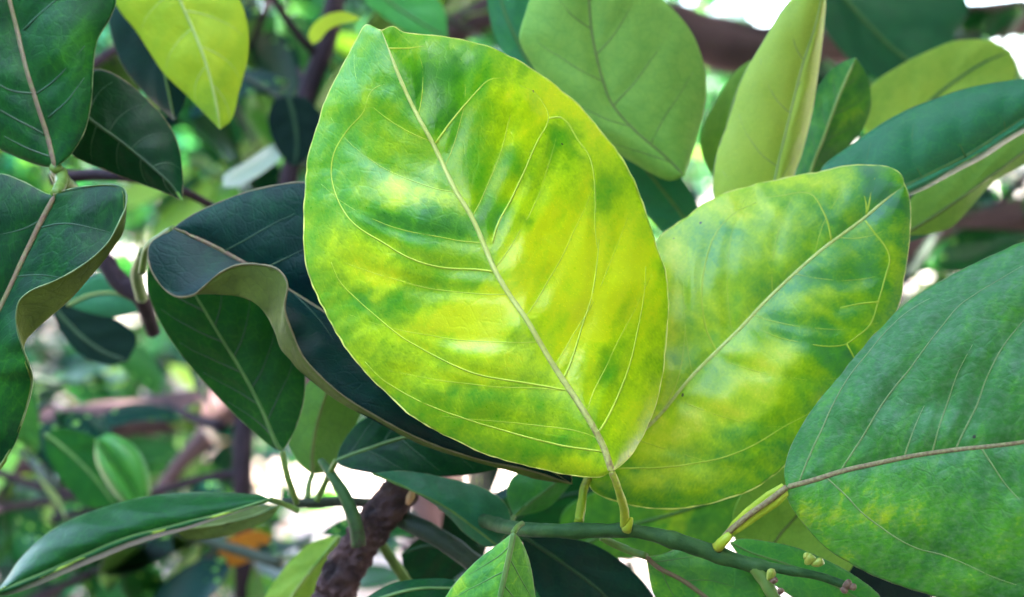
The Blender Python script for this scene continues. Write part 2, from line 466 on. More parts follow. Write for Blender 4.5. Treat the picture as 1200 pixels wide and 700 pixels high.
def make_leaf(label, mid, L, R, plane, top, under, rib=None, vein=None, margin=None, petiole=None, petiole_mat=None,
              veins=(), auto=0, cupL=0.0, cupR=0.0, bulge=0.0, crestL=None, crestR=None, wave=0.0006, puff=0.0004, sig=10,
              nu=90, nv=61, thick=0.00035, pig=None, pig_blobs=(), ribw=(5, 2.5), veinw=2.4, seed=1, flip=False,
              category='leaf', group=None, name='citrus_leaf', jag=0.0, mwidth=1.6, rib_under=False, vein_up=1.0, petw=(9, 8),
              wavef=70.0, streak=-1.1, fine=0, ribdip=0.0):
    d0, gx, gy, cx, cy = plane
    base, tip = np.array(mid[0][:2], float), np.array(mid[-1][:2], float)

    def full(poly, ends=True):
        p = [(*q, 0.0) if len(q) == 2 else tuple(q) for q in poly]
        if ends:
            b, t = mid[0], mid[-1]
            b = (*b, 0.0) if len(b) == 2 else b
            t = (*t, 0.0) if len(t) == 2 else t
            p = [b] + p + [t]
        return catmull(p, nu)
    CrR = None
    if crestR is not None:            # R holds edge and fold crest side by side
        b6 = tuple(mid[0][:2]) + (0.0,); t6 = tuple(mid[-1][:2]) + (0.0,)
        both = catmull([b6 + b6] + list(R) + [t6 + t6], nu)
        Re, CrR = both[:, :3], both[:, 3:]
        Mi, Le = full(mid, False), full(L)
    else:
        Mi, Le, Re = full(mid, False), full(L), full(R)
    u = np.linspace(0, 1, nu)
    fade = np.sin(np.pi * u) ** 0.6
    if jag:
        for E, sgn in ((Le, 1), (Re, 2)):
            T = np.gradient(E[:, :2], axis=0); T /= np.linalg.norm(T, axis=1)[:, None] + 1e-9
            nn = np.stack([-T[:, 1], T[:, 0]], 1)
            E[:, :2] += nn * (jag * fade * (vnoise(u * 38, u * 0 + sgn * 5.3, seed) + 0.5 * vnoise(u * 80, u * 0 + sgn, seed + 1)))[:, None]

    def depth(A):
        return d0 + gx * (A[..., 0] - cx) + gy * (A[..., 1] - cy) + A[..., 2]
    rails = []
    Lr = np.column_stack([Le[:, :2], depth(Le) + cupL * fade])
    Rr = np.column_stack([Re[:, :2], depth(Re) + cupR * fade])
    Mr = np.column_stack([Mi[:, :2], depth(Mi)])
    sides = []
    hv = nv // 2
    for E, crest, in ((Lr, None), (Rr, CrR)):
        s = np.linspace(0, 1, hv + 1)[None, :, None]
        if crest is None:
            S = Mr[:, None] * (1 - s) + E[:, None] * s
            S[..., 2] -= bulge * (fade[:, None]) * (4 * s[..., 0] * (1 - s[..., 0]))
        else:
            Cr = np.column_stack([crest[:, :2], depth(crest)])
            # mid -> crest (s 0..c), crest -> edge (c..1), rounded at the crest
            c = 0.66
            ss = s[0, :, 0]
            S = np.zeros((nu, hv + 1, 3))
            for j, q in enumerate(ss):
                lin1 = Mr + (Cr - Mr) * min(q / c, 1.0)
                lin2 = Cr + (E - Cr) * max((q - c) / (1 - c), 0.0)
                a = lin1 if q < c else lin2
                S[:, j] = a
            # bulge of the main field towards the viewer, and a rounded roll at the crest
            S[..., 2] -= bulge * fade[:, None] * np.where(ss < c, np.sin(np.pi * np.clip(ss / c, 0, 1)), 0)[None]
            w = np.exp(-((ss - c) / 0.10) ** 2)
            sm = S.copy()
            for _ in range(3):
                sm[:, 1:-1] = (sm[:, :-2] + 2 * sm[:, 1:-1] + sm[:, 2:]) / 4
            S[:, 1:-1] = S[:, 1:-1] * (1 - w[None, 1:-1, None]) + sm[:, 1:-1] * w[None, 1:-1, None]
        sides.append(S)
    G = np.concatenate([sides[0][:, ::-1], sides[1][:, 1:]], 1)      # columns run L edge .. mid .. R edge
    nvv = G.shape[1]
    GX, GY = G[..., 0], G[..., 1]
    P = W(GX, GY, G[..., 2])
    Pu = np.gradient(P, axis=0); Pv = np.gradient(P, axis=1)
    Nn = np.cross(Pu, Pv)
    Nn /= np.linalg.norm(Nn, axis=-1)[..., None] + 1e-15
    # the face that looks at the camera along the midrib is the front
    view = CAMP - P
    if (Nn[nu // 2, hv] * view[nu // 2, hv]).sum() < 0:
        Nn = -Nn
        front_flip = True
    else:
        front_flip = False
    # auto side veins
    veins = [list(v) for v in veins]
    n_main = len(veins) + 2 * auto
    if auto or fine:
        for sgn in (-1, 1):
            for k in range(auto or fine):
                u0 = 0.07 + 0.80 * (k + 0.5 * (sgn > 0)) / (auto or fine)
                pts = []
                for q in np.linspace(0, 0.88, 9):
                    uu = min(u0 + 0.17 * q + 0.10 * q * q * (1 - u0), 0.985)
                    i = uu * (nu - 1)
                    j = hv + sgn * q * (hv if (sgn > 0 and crestR is None) or (sgn < 0 and crestL is None) else hv * 0.62)
                    i0, j0 = int(i), int(np.clip(round(j), 0, nvv - 1))
                    i1 = min(i0 + 1, nu - 1)
                    f = i - i0
                    pts.append(tuple(G[i0, j0, :2] * (1 - f) + G[i1, j0, :2] * f))
                veins.append(pts)
    # relief
    mm = 1000.0
    vv = np.abs(np.linspace(-1, 1, nvv))[None]
    h = wave * fade[:, None] * (vnoise(GX / wavef + seed * 3.7, GY / wavef + seed * 1.3, seed) + 0.45 * vnoise(GX / (wavef * .45), GY / (wavef * .45) + seed, seed + 5))
    if puff:
        polys = list(veins) + [[q[:2] for q in mid]]
        dv = poly_dist(GX, GY, polys)
        h = h + puff * (1 - np.exp(-(dv / sig) ** 2)) * np.clip((1 - vv) * 6, 0, 1) * fade[:, None]
    if ribdip:
        dm = poly_dist(GX, GY, [[q[:2] for q in mid]])
        h = h - ribdip * np.exp(-(dm / 16) ** 2) * fade[:, None]
    P = P + Nn * (h * (1 - .75 * vv ** 3))[..., None]
    Pu = np.gradient(P, axis=0); Pv = np.gradient(P, axis=1)
    N2 = np.cross(Pu, Pv); N2 /= np.linalg.norm(N2, axis=-1)[..., None] + 1e-15
    if front_flip: N2 = -N2
    th = thick * np.minimum(1.0, 0.35 + (1 - vv) * 8)[..., None]
    Bk = P - N2 * th
    # flattened coordinates in mm
    ds = np.linalg.norm(np.diff(P[:, hv], axis=0), axis=1)
    uu = np.concatenate([[0], np.cumsum(ds)]) * mm
    wv = np.concatenate([np.zeros((nu, 1)), np.cumsum(np.linalg.norm(np.diff(P, axis=1), axis=2), 1)], 1) * mm
    wv = wv - wv[:, hv:hv + 1]
    lco = np.stack([np.repeat(uu[:, None], nvv, 1) + seed * 37, wv + seed * 11, np.zeros_like(wv)], -1)
    pg = np.full(GX.shape, 0.45 if pig is None else pig)
    if len(pig_blobs):
        wx = GX + 9 * vnoise(GX / 22, GY / 22, seed + 40) + 5 * vnoise(GX / 9, GY / 9, seed + 41)
        wy = GY + 9 * vnoise(GX / 22, GY / 22, seed + 42) + 5 * vnoise(GX / 9, GY / 9, seed + 43)
        for (bx, by, rx, ry, amt) in pig_blobs:
            pg = pg + (amt if amt > 0 else 1.2 * amt) * np.exp(-((wx - bx) / rx) ** 2 - ((wy - by) / ry) ** 2)
        ca, sa = math.cos(streak), math.sin(streak)
        sx, sy = GX * ca + GY * sa, -GX * sa + GY * ca
        pg = pg + .12 * vnoise(sx / 34, sy / 11, seed + 44) + .08 * vnoise(sx / 14, sy / 5, seed + 45) + .05 * vnoise(GX / 4, GY / 4, seed + 46)
    n = nu * nvv
    V = np.concatenate([P.reshape(-1, 3), Bk.reshape(-1, 3)])
    idx = np.arange(n).reshape(nu, nvv)
    a, b, c, d = idx[:-1, :-1].ravel(), idx[1:, :-1].ravel(), idx[1:, 1:].ravel(), idx[:-1, 1:].ravel()
    q1 = np.stack([a, b, c, d], 1)
    if front_flip: q1 = q1[:, ::-1]
    q2 = q1[:, ::-1] + n
    rim = []
    ring = list(idx[:, 0]) + list(idx[-1, 1:]) + list(idx[::-1, -1][1:]) + list(idx[0, ::-1][1:-1])
    for i in range(len(ring)):
        x, y = ring[i], ring[(i + 1) % len(ring)]
        rim.append((x, y, y + n, x + n) if front_flip else (y, x, x + n, y + n))
    F = np.concatenate([q1, q2, np.array(rim)])
    fm = np.concatenate([np.zeros(len(q1)), np.ones(len(q2)), np.zeros(len(rim))])
    mats = [under, top] if flip else [top, under]
    root = empty(name, P[0, hv])
    tag(root, label, category, group)
    mesh_obj('blade', V, F, mats, root, fm, attrs={'lco': ('FLOAT_VECTOR', np.concatenate([lco.reshape(-1, 3)] * 2)),
                                                   'pig': ('FLOAT', np.concatenate([pg.ravel()] * 2))})

    fx, fy = GX.ravel(), GY.ravel()
    Pf, Nf = P.reshape(-1, 3), N2.reshape(-1, 3)

    def lift(poly, npt):
        c = catmull(np.asarray([q[:2] for q in poly], float), npt)
        k = 5
        dd = (fx[None] - c[:, 0:1]) ** 2 + (fy[None] - c[:, 1:2]) ** 2
        ii = np.argpartition(dd, k, axis=1)[:, :k]
        wgt = 1 / (np.take_along_axis(dd, ii, 1) + 0.6)
        wgt /= wgt.sum(1)[:, None]
        p = (Pf[ii] * wgt[..., None]).sum(1); q = (Nf[ii] * wgt[..., None]).sum(1)
        for _ in range(2):
            p[1:-1] = (p[:-2] + 2 * p[1:-1] + p[2:]) / 4
        return p, q / np.linalg.norm(q, axis=1)[:, None]
    pxm = PX * d0
    if rib is not None:
        p, q = P[:, hv].copy(), N2[:, hv].copy()
        w = np.linspace(ribw[0], ribw[1], nu) / 2 * pxm
        w = w * np.clip((1 - u) * 12, 0.25, 1)
        V_, F_, t_ = tube_geo(p + q * (w * 0.12 * vein_up)[:, None], w, 8, flat=0.55, flat_n=q)
        mesh_obj('midrib', V_, F_, rib, root, attrs={'along': ('FLOAT', t_)})
    if vein is not None:
        for iv, v in enumerate(veins):
            ln = np.sum(np.linalg.norm(np.diff(np.asarray(v, float)[:, :2], axis=0), axis=1))
            npt = int(max(8, ln / 6))
            p, q = lift(v, npt)
            w = np.linspace(1.0, 0.28, npt) * veinw * (1.0 if iv < n_main else 0.42) / 2 * pxm
            V_, F_, t_ = tube_geo(p + q * (w * 0.1 * vein_up)[:, None], w, 6, flat=0.5, flat_n=q)
            mesh_obj('side_vein', V_, F_, vein, root, attrs={'along': ('FLOAT', t_)})
    if margin is not None:
        ring_i = np.array(list(idx[:, 0]) + list(idx[::-1, -1][1:]))
        Pr, Nr = P.reshape(-1, 3)[ring_i], N2.reshape(-1, 3)[ring_i]
        w = np.full(len(ring_i), mwidth / 2 * pxm) * (1 + 0.35 * vnoise(np.arange(len(ring_i)) * 0.5, np.arange(len(ring_i)) * 0.0 + seed, seed))
        V_, F_, t_ = tube_geo(Pr - Nr * thick * 0.4, w, 6)
        mesh_obj('leaf_margin', V_, F_, margin, root, attrs={'along': ('FLOAT', t_)})
    if petiole is not None:
        pts = [P[0, hv]] + [W(x, y, dd) for (x, y, dd) in petiole]
        w = np.linspace(petw[0], petw[1], len(pts)) / 2 * pxm
        tube('petiole', pts, w, petiole_mat or M['petiole_g'], root, ns=10, n=20, rough=0.12, seed=seed)
    return root, P, G


# ---- A: the large mottled leaf in the middle
A_mid = [(717, 553), (706, 522), (683, 481), (651, 431), (614, 371), (582, 321), (554, 257), (533, 222), (511, 174), (490, 137), (469, 94), (456, 60), (447, 36)]
A_L = [(704, 559), (678, 558), (633, 550), (582, 536), (532, 515), (482, 486), (441, 449), (409, 413), (381, 367), (363, 326), (355, 289), (357, 240), (360, 189), (372, 146), (391, 99), (407, 68), (419, 45), (429, 29)]
A_R = [(728, 545), (742, 531), (761, 495), (774, 454), (781, 399), (783, 353), (780, 317), (771, 290), (760, 257), (749, 223), (730, 184), (704, 154), (674, 120), (636, 90), (597, 66), (563, 53), (520, 43), (473, 38), (460, 31)]
A_veins = [
    [(580, 319), (560, 316), (520, 314), (485, 305), (450, 285), (415, 262), (397, 236), (387, 205), (390, 178), (400, 160), (410, 147), (428, 130), (434, 110), (445, 101), (470, 98)],
    [(668, 458), (650, 455), (623, 450), (587, 444), (559, 438), (523, 424), (491, 408), (463, 390), (440, 371), (413, 348), (395, 328), (388, 307)],
    [(706, 529), (660, 522), (614, 511), (582, 502), (550, 492), (518, 481), (486, 467), (454, 449), (428, 424)],
    [(511, 167), (528, 143), (546, 122), (563, 103), (573, 94), (590, 94)],
    [(577, 285), (584, 261), (601, 231), (618, 193), (631, 163), (644, 139), (638, 124), (625, 109), (608, 102)],
    [(644, 139), (659, 137), (676, 163), (691, 184), (698, 223), (698, 266), (701, 291)],
    [(657, 448), (664, 438), (671, 421), (680, 394), (690, 362), (697, 330), (701, 303), (703, 280)],
    [(700, 508), (712, 490), (729, 454), (742, 412), (751, 371), (756, 335), (758, 312)],
    [(456, 58), (481, 57), (496, 54)],
]
A_blobs = [  # pigment loss (+ yellow, - green), centre, radii in photo pixels
    (640, 110, 60, 40, .28), (700, 150, 60, 40, .25), (600, 145, 35, 30, .15), (640, 250, 40, 50, .22), (620, 300, 40, 40, .25), (710, 330, 60, 60, .25),
    (755, 300, 30, 90, .22), (740, 470, 45, 60, .22), (690, 390, 35, 50, .25), (600, 340, 40, 25, .12), (670, 480, 25, 40, .10),
    (445, 332, 32, 20, .62), (500, 378, 60, 24, .50), (560, 395, 32, 22, .45), (455, 218, 28, 16, .45), (500, 232, 40, 12, .35), (400, 300, 40, 50, .28),
    (480, 440, 60, 30, .30), (545, 450, 35, 25, .25), (430, 400, 30, 40, .20), (560, 355, 60, 25, .30), (450, 300, 60, 18, .22), (690, 545, 60, 14, .2),
    (470, 165, 40, 16, .22), (430, 115, 12, 12, .22), (640, 545, 50, 12, .18), (575, 505, 60, 10, .12),
    (500, 95, 38, 36, -.30), (535, 80, 30, 20, -.18), (570, 105, 12, 20, -.22), (604, 190, 16, 18, -.32), (655, 160, 18, 20, -.38), (678, 178, 10, 14, -.32),
    (712, 228, 16, 34, -.32), (630, 205, 12, 40, -.15), (615, 262, 14, 14, -.32), (575, 255, 20, 25, -.40), (560, 190, 26, 40, -.12), (525, 140, 24, 30, -.20),
    (500, 262, 46, 20, -.34), (450, 252, 40, 16, -.25), (540, 268, 20, 24, -.25), (455, 358, 34, 16, -.34), (415, 355, 20, 20, -.25), (602, 430, 34, 15, .18), (655, 175, 12, 20, -.15),
    (718, 432, 15, 34, -.36), (735, 380, 14, 30, -.18), (560, 330, 40, 10, -.2), (650, 330, 30, 40, -.05), (700, 200, 8, 30, -.1), (680, 60, 40, 40, .2),
    (600, 545, 60, 18, -.15), (560, 465, 70, 10, -.25), (690, 500, 20, 20, -.12), (655, 515, 50, 14, -.22), (395, 210, 30, 40, -.08), (720, 300, 30, 8, .05),
]
mid_pig_R = [(690, 300, 110, 260, .34), (600, 300, 120, 200, .10)]
root_A, P_A, G_A = make_leaf('largest leaf in front, mottled yellow and green, upright on a yellow stalk', A_mid, A_L, A_R, (0.300, 0.00003, -0.00004, 620, 400),
                             M['mottled'], M['pale'], M['rib_y'], M['vein_y'], M['margin_y'],
                             petiole=[(725, 575, .2985), (731, 596, .304), (732, 616, .309)], petiole_mat=M['petiole_y'],
                             veins=A_veins, cupL=0.017, cupR=0.014, bulge=0.003, wave=0.0013, puff=0.0004, nu=200, nv=141, fine=7, pig=0.37, pig_blobs=A_blobs + mid_pig_R,
                             ribw=(8, 4), veinw=3.0, seed=3, jag=1.3, mwidth=2.2, petw=(8, 12), wavef=85)

# ---- B: the second mottled leaf, to the right and just behind
B_mid = [(690, 558), (705, 545), (740, 515), (770, 490), (812, 440), (840, 412), (872, 380), (900, 350), (932, 320), (964, 292), (988, 274), (1012, 256), (1036, 236), (1060, 217)]
B_L = [(684, 540), (690, 490), (700, 430), (715, 380), (740, 320), (772, 279), (800, 256), (840, 231), (876, 218), (920, 209), (964, 200), (996, 194), (1020, 194), (1044, 197), (1056, 205)]
B_R = [(692, 572), (712, 584), (740, 592), (764, 596), (800, 595), (840, 588), (872, 578), (900, 562), (918, 547), (960, 505), (1000, 458), (1035, 400), (1056, 352), (1059, 330), (1064, 296), (1067, 252), (1065, 228)]
B_veins = [
    [(974, 284), (972, 266), (964, 246), (952, 226), (936, 225), (920, 228), (896, 231)],
    [(1016, 252), (1019, 240), (1020, 224), (1025, 209)],
    [(1016, 252), (1015, 232), (1004, 216), (997, 200)],
    [(840, 412), (830, 392), (824, 368), (822, 340), (826, 308), (836, 276), (852, 256), (868, 244), (886, 236)],
    [(770, 490), (790, 455), (800, 420), (803, 380)],
    [(1014, 258), (1026, 274), (1038, 288), (1044, 304), (1038, 324), (1034, 340), (1028, 356), (1020, 382), (1004, 394), (992, 404), (964, 406), (932, 400), (908, 394), (876, 378)],
    [(1030, 354), (1008, 356), (984, 361)],
    [(697, 552), (720, 549), (752, 549), (788, 547), (820, 542), (848, 536), (872, 526), (892, 516), (908, 506), (928, 494), (948, 484), (972, 460)],
    [(992, 404), (1000, 418), (1006, 440)],
]
B_blobs = [(790, 290, 40, 50, .30), (850, 240, 60, 22, .38), (940, 210, 50, 14, .40), (975, 235, 26, 26, -.02), (985, 225, 26, 20, .10), (820, 340, 60, 50, .10), (905, 290, 40, 40, .20), (850, 380, 40, 40, .28),
           (965, 350, 40, 14, .40), (905, 430, 40, 26, .50), (860, 470, 50, 26, .38), (820, 490, 40, 30, .35), (780, 520, 40, 25, .35), (760, 560, 60, 14, .25), (840, 555, 60, 14, .22),
           (800, 510, 20, 14, .12), (900, 510, 40, 8, .22), (930, 470, 40, 12, .12), (1048, 300, 10, 30, .3), (1000, 395, 30, 14, .15), (1035, 240, 26, 26, -.3), (1025, 210, 22, 18, -.28), (985, 330, 50, 18, -.2),
           (820, 470, 30, 20, -.05), (850, 505, 50, 10, -.12), (930, 390, 60, 25, -.15), (990, 430, 35, 20, -.15), (950, 300, 30, 30, -.1), (780, 380, 18, 80, .3), (870, 270, 26, 14, -.12), (900, 250, 50, 12, .08), (760, 470, 30, 80, .22)]
make_leaf('mottled yellow-green leaf partly behind the largest leaf, notched at the tip', B_mid, B_L, B_R, (0.329, -0.00001, -0.00002, 880, 400),
          M['mottled2'], M['pale'], M['rib_y'], M['vein_y'], M['margin_y'], petiole=[(684, 575, .325), (681, 596, .320), (678, 612, .316)], petiole_mat=M['petiole_y'],
          veins=B_veins, cupL=0.007, cupR=0.001, bulge=0.003, wave=0.0012, puff=0.0004, nu=160, nv=121, fine=6, streak=.6, pig=0.38, pig_blobs=B_blobs, ribw=(5, 4), veinw=2.6, seed=5, jag=1.3, mwidth=2.0, petw=(9, 11))

# ---- C: the dusty green leaf cut by the right frame edge
C_mid = [(922, 571), (956, 562), (988, 552), (1028, 543), (1072, 534), (1120, 527), (1160, 523), (1200, 518), (1260, 505), (1330, 478)]
C_L = [(919, 560), (920, 545), (928, 520), (944, 492), (964, 464), (988, 436), (1004, 416), (1036, 380), (1060, 356), (1092, 336), (1124, 318), (1160, 301), (1200, 285), (1260, 280), (1315, 330), (1340, 420)]
C_R = [(922, 580), (926, 592), (940, 612), (964, 638), (996, 660), (1028, 676), (1060, 689), (1092, 698), (1150, 715), (1220, 720), (1290, 660), (1335, 560)]
C_veins = [
    [(984, 553), (1004, 522), (1020, 496), (1040, 464), (1060, 438), (1080, 412), (1108, 376), (1124, 358), (1152, 340), (1200, 312)],
    [(1120, 527), (1134, 496), (1144, 476), (1156, 442), (1176, 404), (1188, 388), (1200, 374), (1240, 345)],
    [(936, 566), (948, 532), (964, 500), (980, 468), (996, 440), (1016, 416), (1038, 388), (1062, 366), (1090, 350)],
    [(1093, 531), (1102, 496), (1112, 464), (1122, 436), (1140, 405)],
    [(1060, 536), (1072, 500), (1082, 475)],
    [(968, 560), (988, 578), (1012, 602), (1036, 620), (1060, 636), (1076, 644), (1108, 652), (1140, 664), (1172, 678), (1210, 690)],
    [(1150, 524), (1168, 552), (1184, 574), (1210, 596)],
    [(1215, 516), (1240, 470), (1275, 420)],
]
C_blobs = [(1010, 610, 70, 40, .12), (1120, 600, 70, 40, .10), (960, 610, 40, 30, .22), (940, 600, 14, 30, .2), (1020, 590, 60, 40, .18), (1060, 600, 70, 30, .15), (980, 650, 40, 16, .2), (1100, 680, 60, 20, .25), (960, 470, 14, 60, .12), (1180, 640, 50, 40, .22), (1060, 440, 120, 60, -.08)]
make_leaf('dusty green leaf with long olive veins and a brown midrib at the right edge', C_mid, C_L, C_R, (0.291, -0.00007, 0.0, 1060, 500),
          M['dusty'], M['under'], M['rib_t'], M['vein_c'], M['margin_g'], veins=C_veins, cupL=0.007, cupR=0.004, bulge=0.002, wave=0.0010, puff=0.0006, nu=140, nv=101, pig=0.33, pig_blobs=C_blobs,
          ribw=(6.5, 4), veinw=2.3, seed=8, jag=0.8, mwidth=1.7, petiole=[(905, 584, .302), (880, 602, .304), (858, 620, .306), (848, 631, .307)], petiole_mat=M['rib_t'], petw=(7, 8))
C_root = scene.objects['citrus_leaf.002']
wp = np.array([(921, 573, .3006), (905, 585, .3020), (880, 603, .3042), (862, 618, .3055), (853, 627, .3062)])
V_, F_, t_ = tube_geo(W(wp[:, 0], wp[:, 1], wp[:, 2] + .0006), np.array([8, 11, 10, 8, 5]) * PX * .303, 10, flat=0.2, flat_n=np.tile(-FWD + np.array([0, 0, .3]), (5, 1)))
mesh_obj('petiole_wing', V_, F_, M['petiole_y'], C_root, attrs={'along': ('FLOAT', t_ * 0 + 1)})

# ---- D: the navy leaf behind, lower margin curled up
D_mid = [(203, 268), (239, 283), (277, 303), (325, 332), (373, 362), (450, 415), (560, 492), (640, 548), (670, 567)]
D_L = [(216, 258), (246, 242), (290, 225), (331, 216), (357, 214), (450, 235), (560, 320), (640, 450), (668, 540)]
D_fold = [(176, 286, -.002, 178, 287, -.002), (175, 310, -.004, 178, 311, -.004), (190, 336, -.006, 192, 335, -.006), (208, 347, -.008, 209, 345, -.007), (226, 345, -.009, 227, 344, -.008),
          (238, 336, -.011, 242, 343, -.009), (256, 321, -.013, 262, 345, -.010), (277, 311, -.014, 280, 348, -.010), (304, 310, -.015, 298, 358, -.011), (326, 316, -.016, 312, 374, -.011),
          (337, 332, -.017, 320, 390, -.012), (334, 362, -.017, 327, 408, -.012), (345, 395, -.016, 337, 421, -.012), (359, 423, -.015, 351, 439, -.011), (400, 462, -.013, 394, 471, -.010),
          (459, 498, -.010, 455, 504, -.008), (514, 523, -.007, 511, 528, -.005), (569, 540, -.004, 567, 544, -.003), (624, 552, -.002, 622, 559, -.001)]
make_leaf('blue-black leaf behind the largest leaf, its lower margin curled up to show the olive underside', D_mid, D_L, D_fold, (0.338, -0.00002, 0.0, 350, 330),
          M['navy'], M['underolive'], M['rib_b'], M['vein_d'], M['margin_b'], crestR=1, cupL=0.002, cupR=0.0, bulge=0.002, wave=0.0008, puff=0.0003, nu=150, nv=121, pig=0.3,
          pig_blobs=[(300, 240, 80, 30, .35), (240, 310, 50, 30, .15)], veins=[[(262, 295), (290, 280), (320, 262), (345, 250)], [(300, 318), (330, 305), (360, 290)], [(345, 345), (370, 372), (390, 400)]],
          ribw=(6, 4), veinw=2.5, seed=11, mwidth=2.2, petiole=[(190, 276, .345), (172, 292, .352), (166, 320, .356)], petw=(9, 9))

# ---- S: left leaf with its right margin rolled up
S_mid = [(66, 227), (51, 255), (34, 290), (17, 327), (0, 362), (-30, 430), (-70, 520), (-95, 590)]
S_L = [(58, 228), (27, 213), (0, 204), (-45, 215), (-95, 290), (-120, 400), (-110, 520)]
S_fold = [(84, 221, 0, 84, 222, 0), (113, 217, 0, 113, 218, 0), (137, 217, -.001, 136, 219, -.001), (147, 223, -.002, 146, 226, -.002), (147, 242, -.004, 148, 250, -.003), (140, 258, -.007, 144, 272, -.004), (127, 282, -.009, 132, 291, -.005),
          (110, 300, -.010, 118, 311, -.006), (86, 317, -.011, 100, 332, -.006), (58, 331, -.012, 82, 350, -.006), (35, 341, -.013, 62, 367, -.007), (22, 353, -.013, 44, 384, -.007), (18, 374, -.012, 33, 398, -.007),
          (23, 400, -.010, 29, 412, -.006), (34, 428, -.007, 36, 432, -.006), (38, 444, -.005, 40, 446, -.004), (32, 474, -.003, 34, 476, -.002), (18, 512, -.001, 19, 514, -.001), (0, 546, 0, 1, 548, 0), (-45, 590, 0, -44, 590, 0)]
make_leaf('dark green leaf at the left edge, margin rolled up to show an olive underside', S_mid, S_L, S_fold, (0.322, 0.00002, 0.0, 60, 320),
          M['dark'], M['underolive'], M['rib_b'], M['vein_d'], M['margin_g'], crestR=1, cupL=0.005, bulge=0.0015, wave=0.0008, puff=0.0003, nu=150, nv=121, pig=0.42,
          pig_blobs=[(20, 450, 40, 60, .3), (40, 375, 16, 14, -.3)], veins=[[(45, 268), (75, 262), (110, 268), (128, 272)], [(18, 325), (45, 322), (70, 325)], [(52, 256), (30, 268), (0, 275)]], ribw=(7, 6), veinw=2.6, seed=13, mwidth=2.0,
          petiole=[(72, 214, .331), (72, 203, .335)], petw=(12, 16))

# ---- O: top left leaf
O_mid = [(65, 196), (55, 158), (41, 110), (27, 62), (14, 7), (2, -60), (-10, -150)]
O_L = [(55, 196), (34, 190), (17, 183), (0, 175), (-50, 140), (-85, 60), (-80, -40), (-45, -120)]
O_R = [(74, 190), (82, 182), (99, 154), (107, 117), (109, 82), (114, 48), (129, 21), (136, 0), (120, -70), (60, -130)]
make_leaf('dark glossy leaf with a pale side vein in the top left corner', O_mid, O_L, O_R, (0.335, 0.00002, -0.00003, 50, 100), M['dark'], M['under'], M['rib_b'], M['vein_d'], M['margin_g'],
          veins=[[(28, 35), (45, 20), (65, 3), (90, -20)], [(57, 138), (79, 120), (99, 92)], [(42, 112), (70, 90), (100, 55)], [(53, 158), (21, 141), (0, 129), (-30, 105)], [(42, 110), (15, 108), (-15, 90)], [(62, 185), (35, 175), (5, 160)]],
          cupL=0.006, cupR=-0.004, bulge=0.002, pig=0.55, pig_blobs=[(90, 60, 30, 60, .2)], ribw=(7, 5), veinw=3, seed=17, petiole=[(70, 205, .338), (76, 216, .340)], petw=(14, 18), wave=.0012)

# ---- P: second leaf of the top left group
make_leaf('dark pointed leaf beneath the top left leaf, its tip hanging to the right', [(92, 128), (108, 142), (144, 168), (178, 196), (200, 216), (214, 236)],
          [(98, 95), (112, 82), (127, 84), (151, 98), (175, 120), (196, 144), (209, 171), (214, 206)], [(85, 150), (84, 180), (100, 190), (130, 202), (161, 214), (196, 227)],
          (0.350, 0, 0, 150, 160), M['dark'], M['under'], M['vein_d'], M['vein_d'], M['margin_b'], auto=4, cupL=.004, cupR=.003, pig=0.30, ribw=(4, 2), veinw=2, seed=19, petiole=[(80, 120, .352), (68, 108, .356)])
# ---- Q, R
make_leaf('blackish leaf behind the hanging yellow leaf', [(165, -60), (175, 0), (190, 70), (205, 142)], [(150, -30), (128, 10), (140, 70), (175, 115)], [(190, -30), (215, 30), (222, 90), (214, 125)],
          (0.40, 0, 0, 180, 70), M['navy'], M['under'], M['rib_g'], None, auto=3, pig=.35, seed=21, cupL=.006)
make_leaf('plain yellow-green leaf hanging from the top with its tip down', [(190, -70), (200, -30), (211, 0), (233, 51), (245, 86), (255, 130), (258, 152)],
          [(160, -60), (136, -25), (135, 3), (161, 39), (192, 86), (220, 113), (243, 137)], [(215, -65), (255, -35), (281, 0), (291, 34), (291, 65), (281, 106), (271, 141)],
          (0.385, 0, 0, 210, 40), M['yellow'], M['pale'], M['vein_p'], M['vein_p'], None, auto=4, pig=.62, pig_blobs=[(250, 125, 24, 24, -.3)], seed=23, cupL=.004, cupR=.006, ribw=(4, 3), veinw=1.6,
          petiole=[(180, -90, .385), (170, -110, .39)])
# ---- E, F, G, H, I: leaves under the navy leaf
make_leaf('broad dark leaf hanging below the curled margin of the blue-black leaf', [(331, 529), (325, 522), (307, 481), (288, 444), (255, 390), (222, 335), (200, 300)],
          [(322, 526), (290, 500), (250, 460), (215, 420), (186, 375), (172, 330), (180, 305)], [(337, 520), (347, 500), (357, 460), (355, 420), (330, 370), (280, 320), (230, 295)],
          (0.352, 0, 0, 280, 420), M['dark'], M['under'], M['vein_g'], M['vein_d'], M['margin_g'], auto=5, pig=.68, cupL=.005, cupR=.004, seed=29, ribw=(5, 2), veinw=2.4,
          petiole=[(334, 548, .352), (341, 570, .353), (348, 590, .356)], petw=(7, 8))
make_leaf('small olive-green leaf seen from beneath, under the curled blue-black leaf', [(366, 556), (366, 530), (372, 495), (385, 455), (400, 420)], [(352, 545), (337, 515), (337, 485), (360, 450), (385, 425)],
          [(385, 552), (405, 520), (424, 482), (430, 450), (415, 425)], (0.372, 0, 0, 380, 500), M['under'], M['dark'], M['vein_u'], None, auto=3, pig=.35, cupL=.003, cupR=.006, seed=31, flip=False,
          petiole=[(362, 568, .370), (360, 585, .365)], petw=(7, 7))
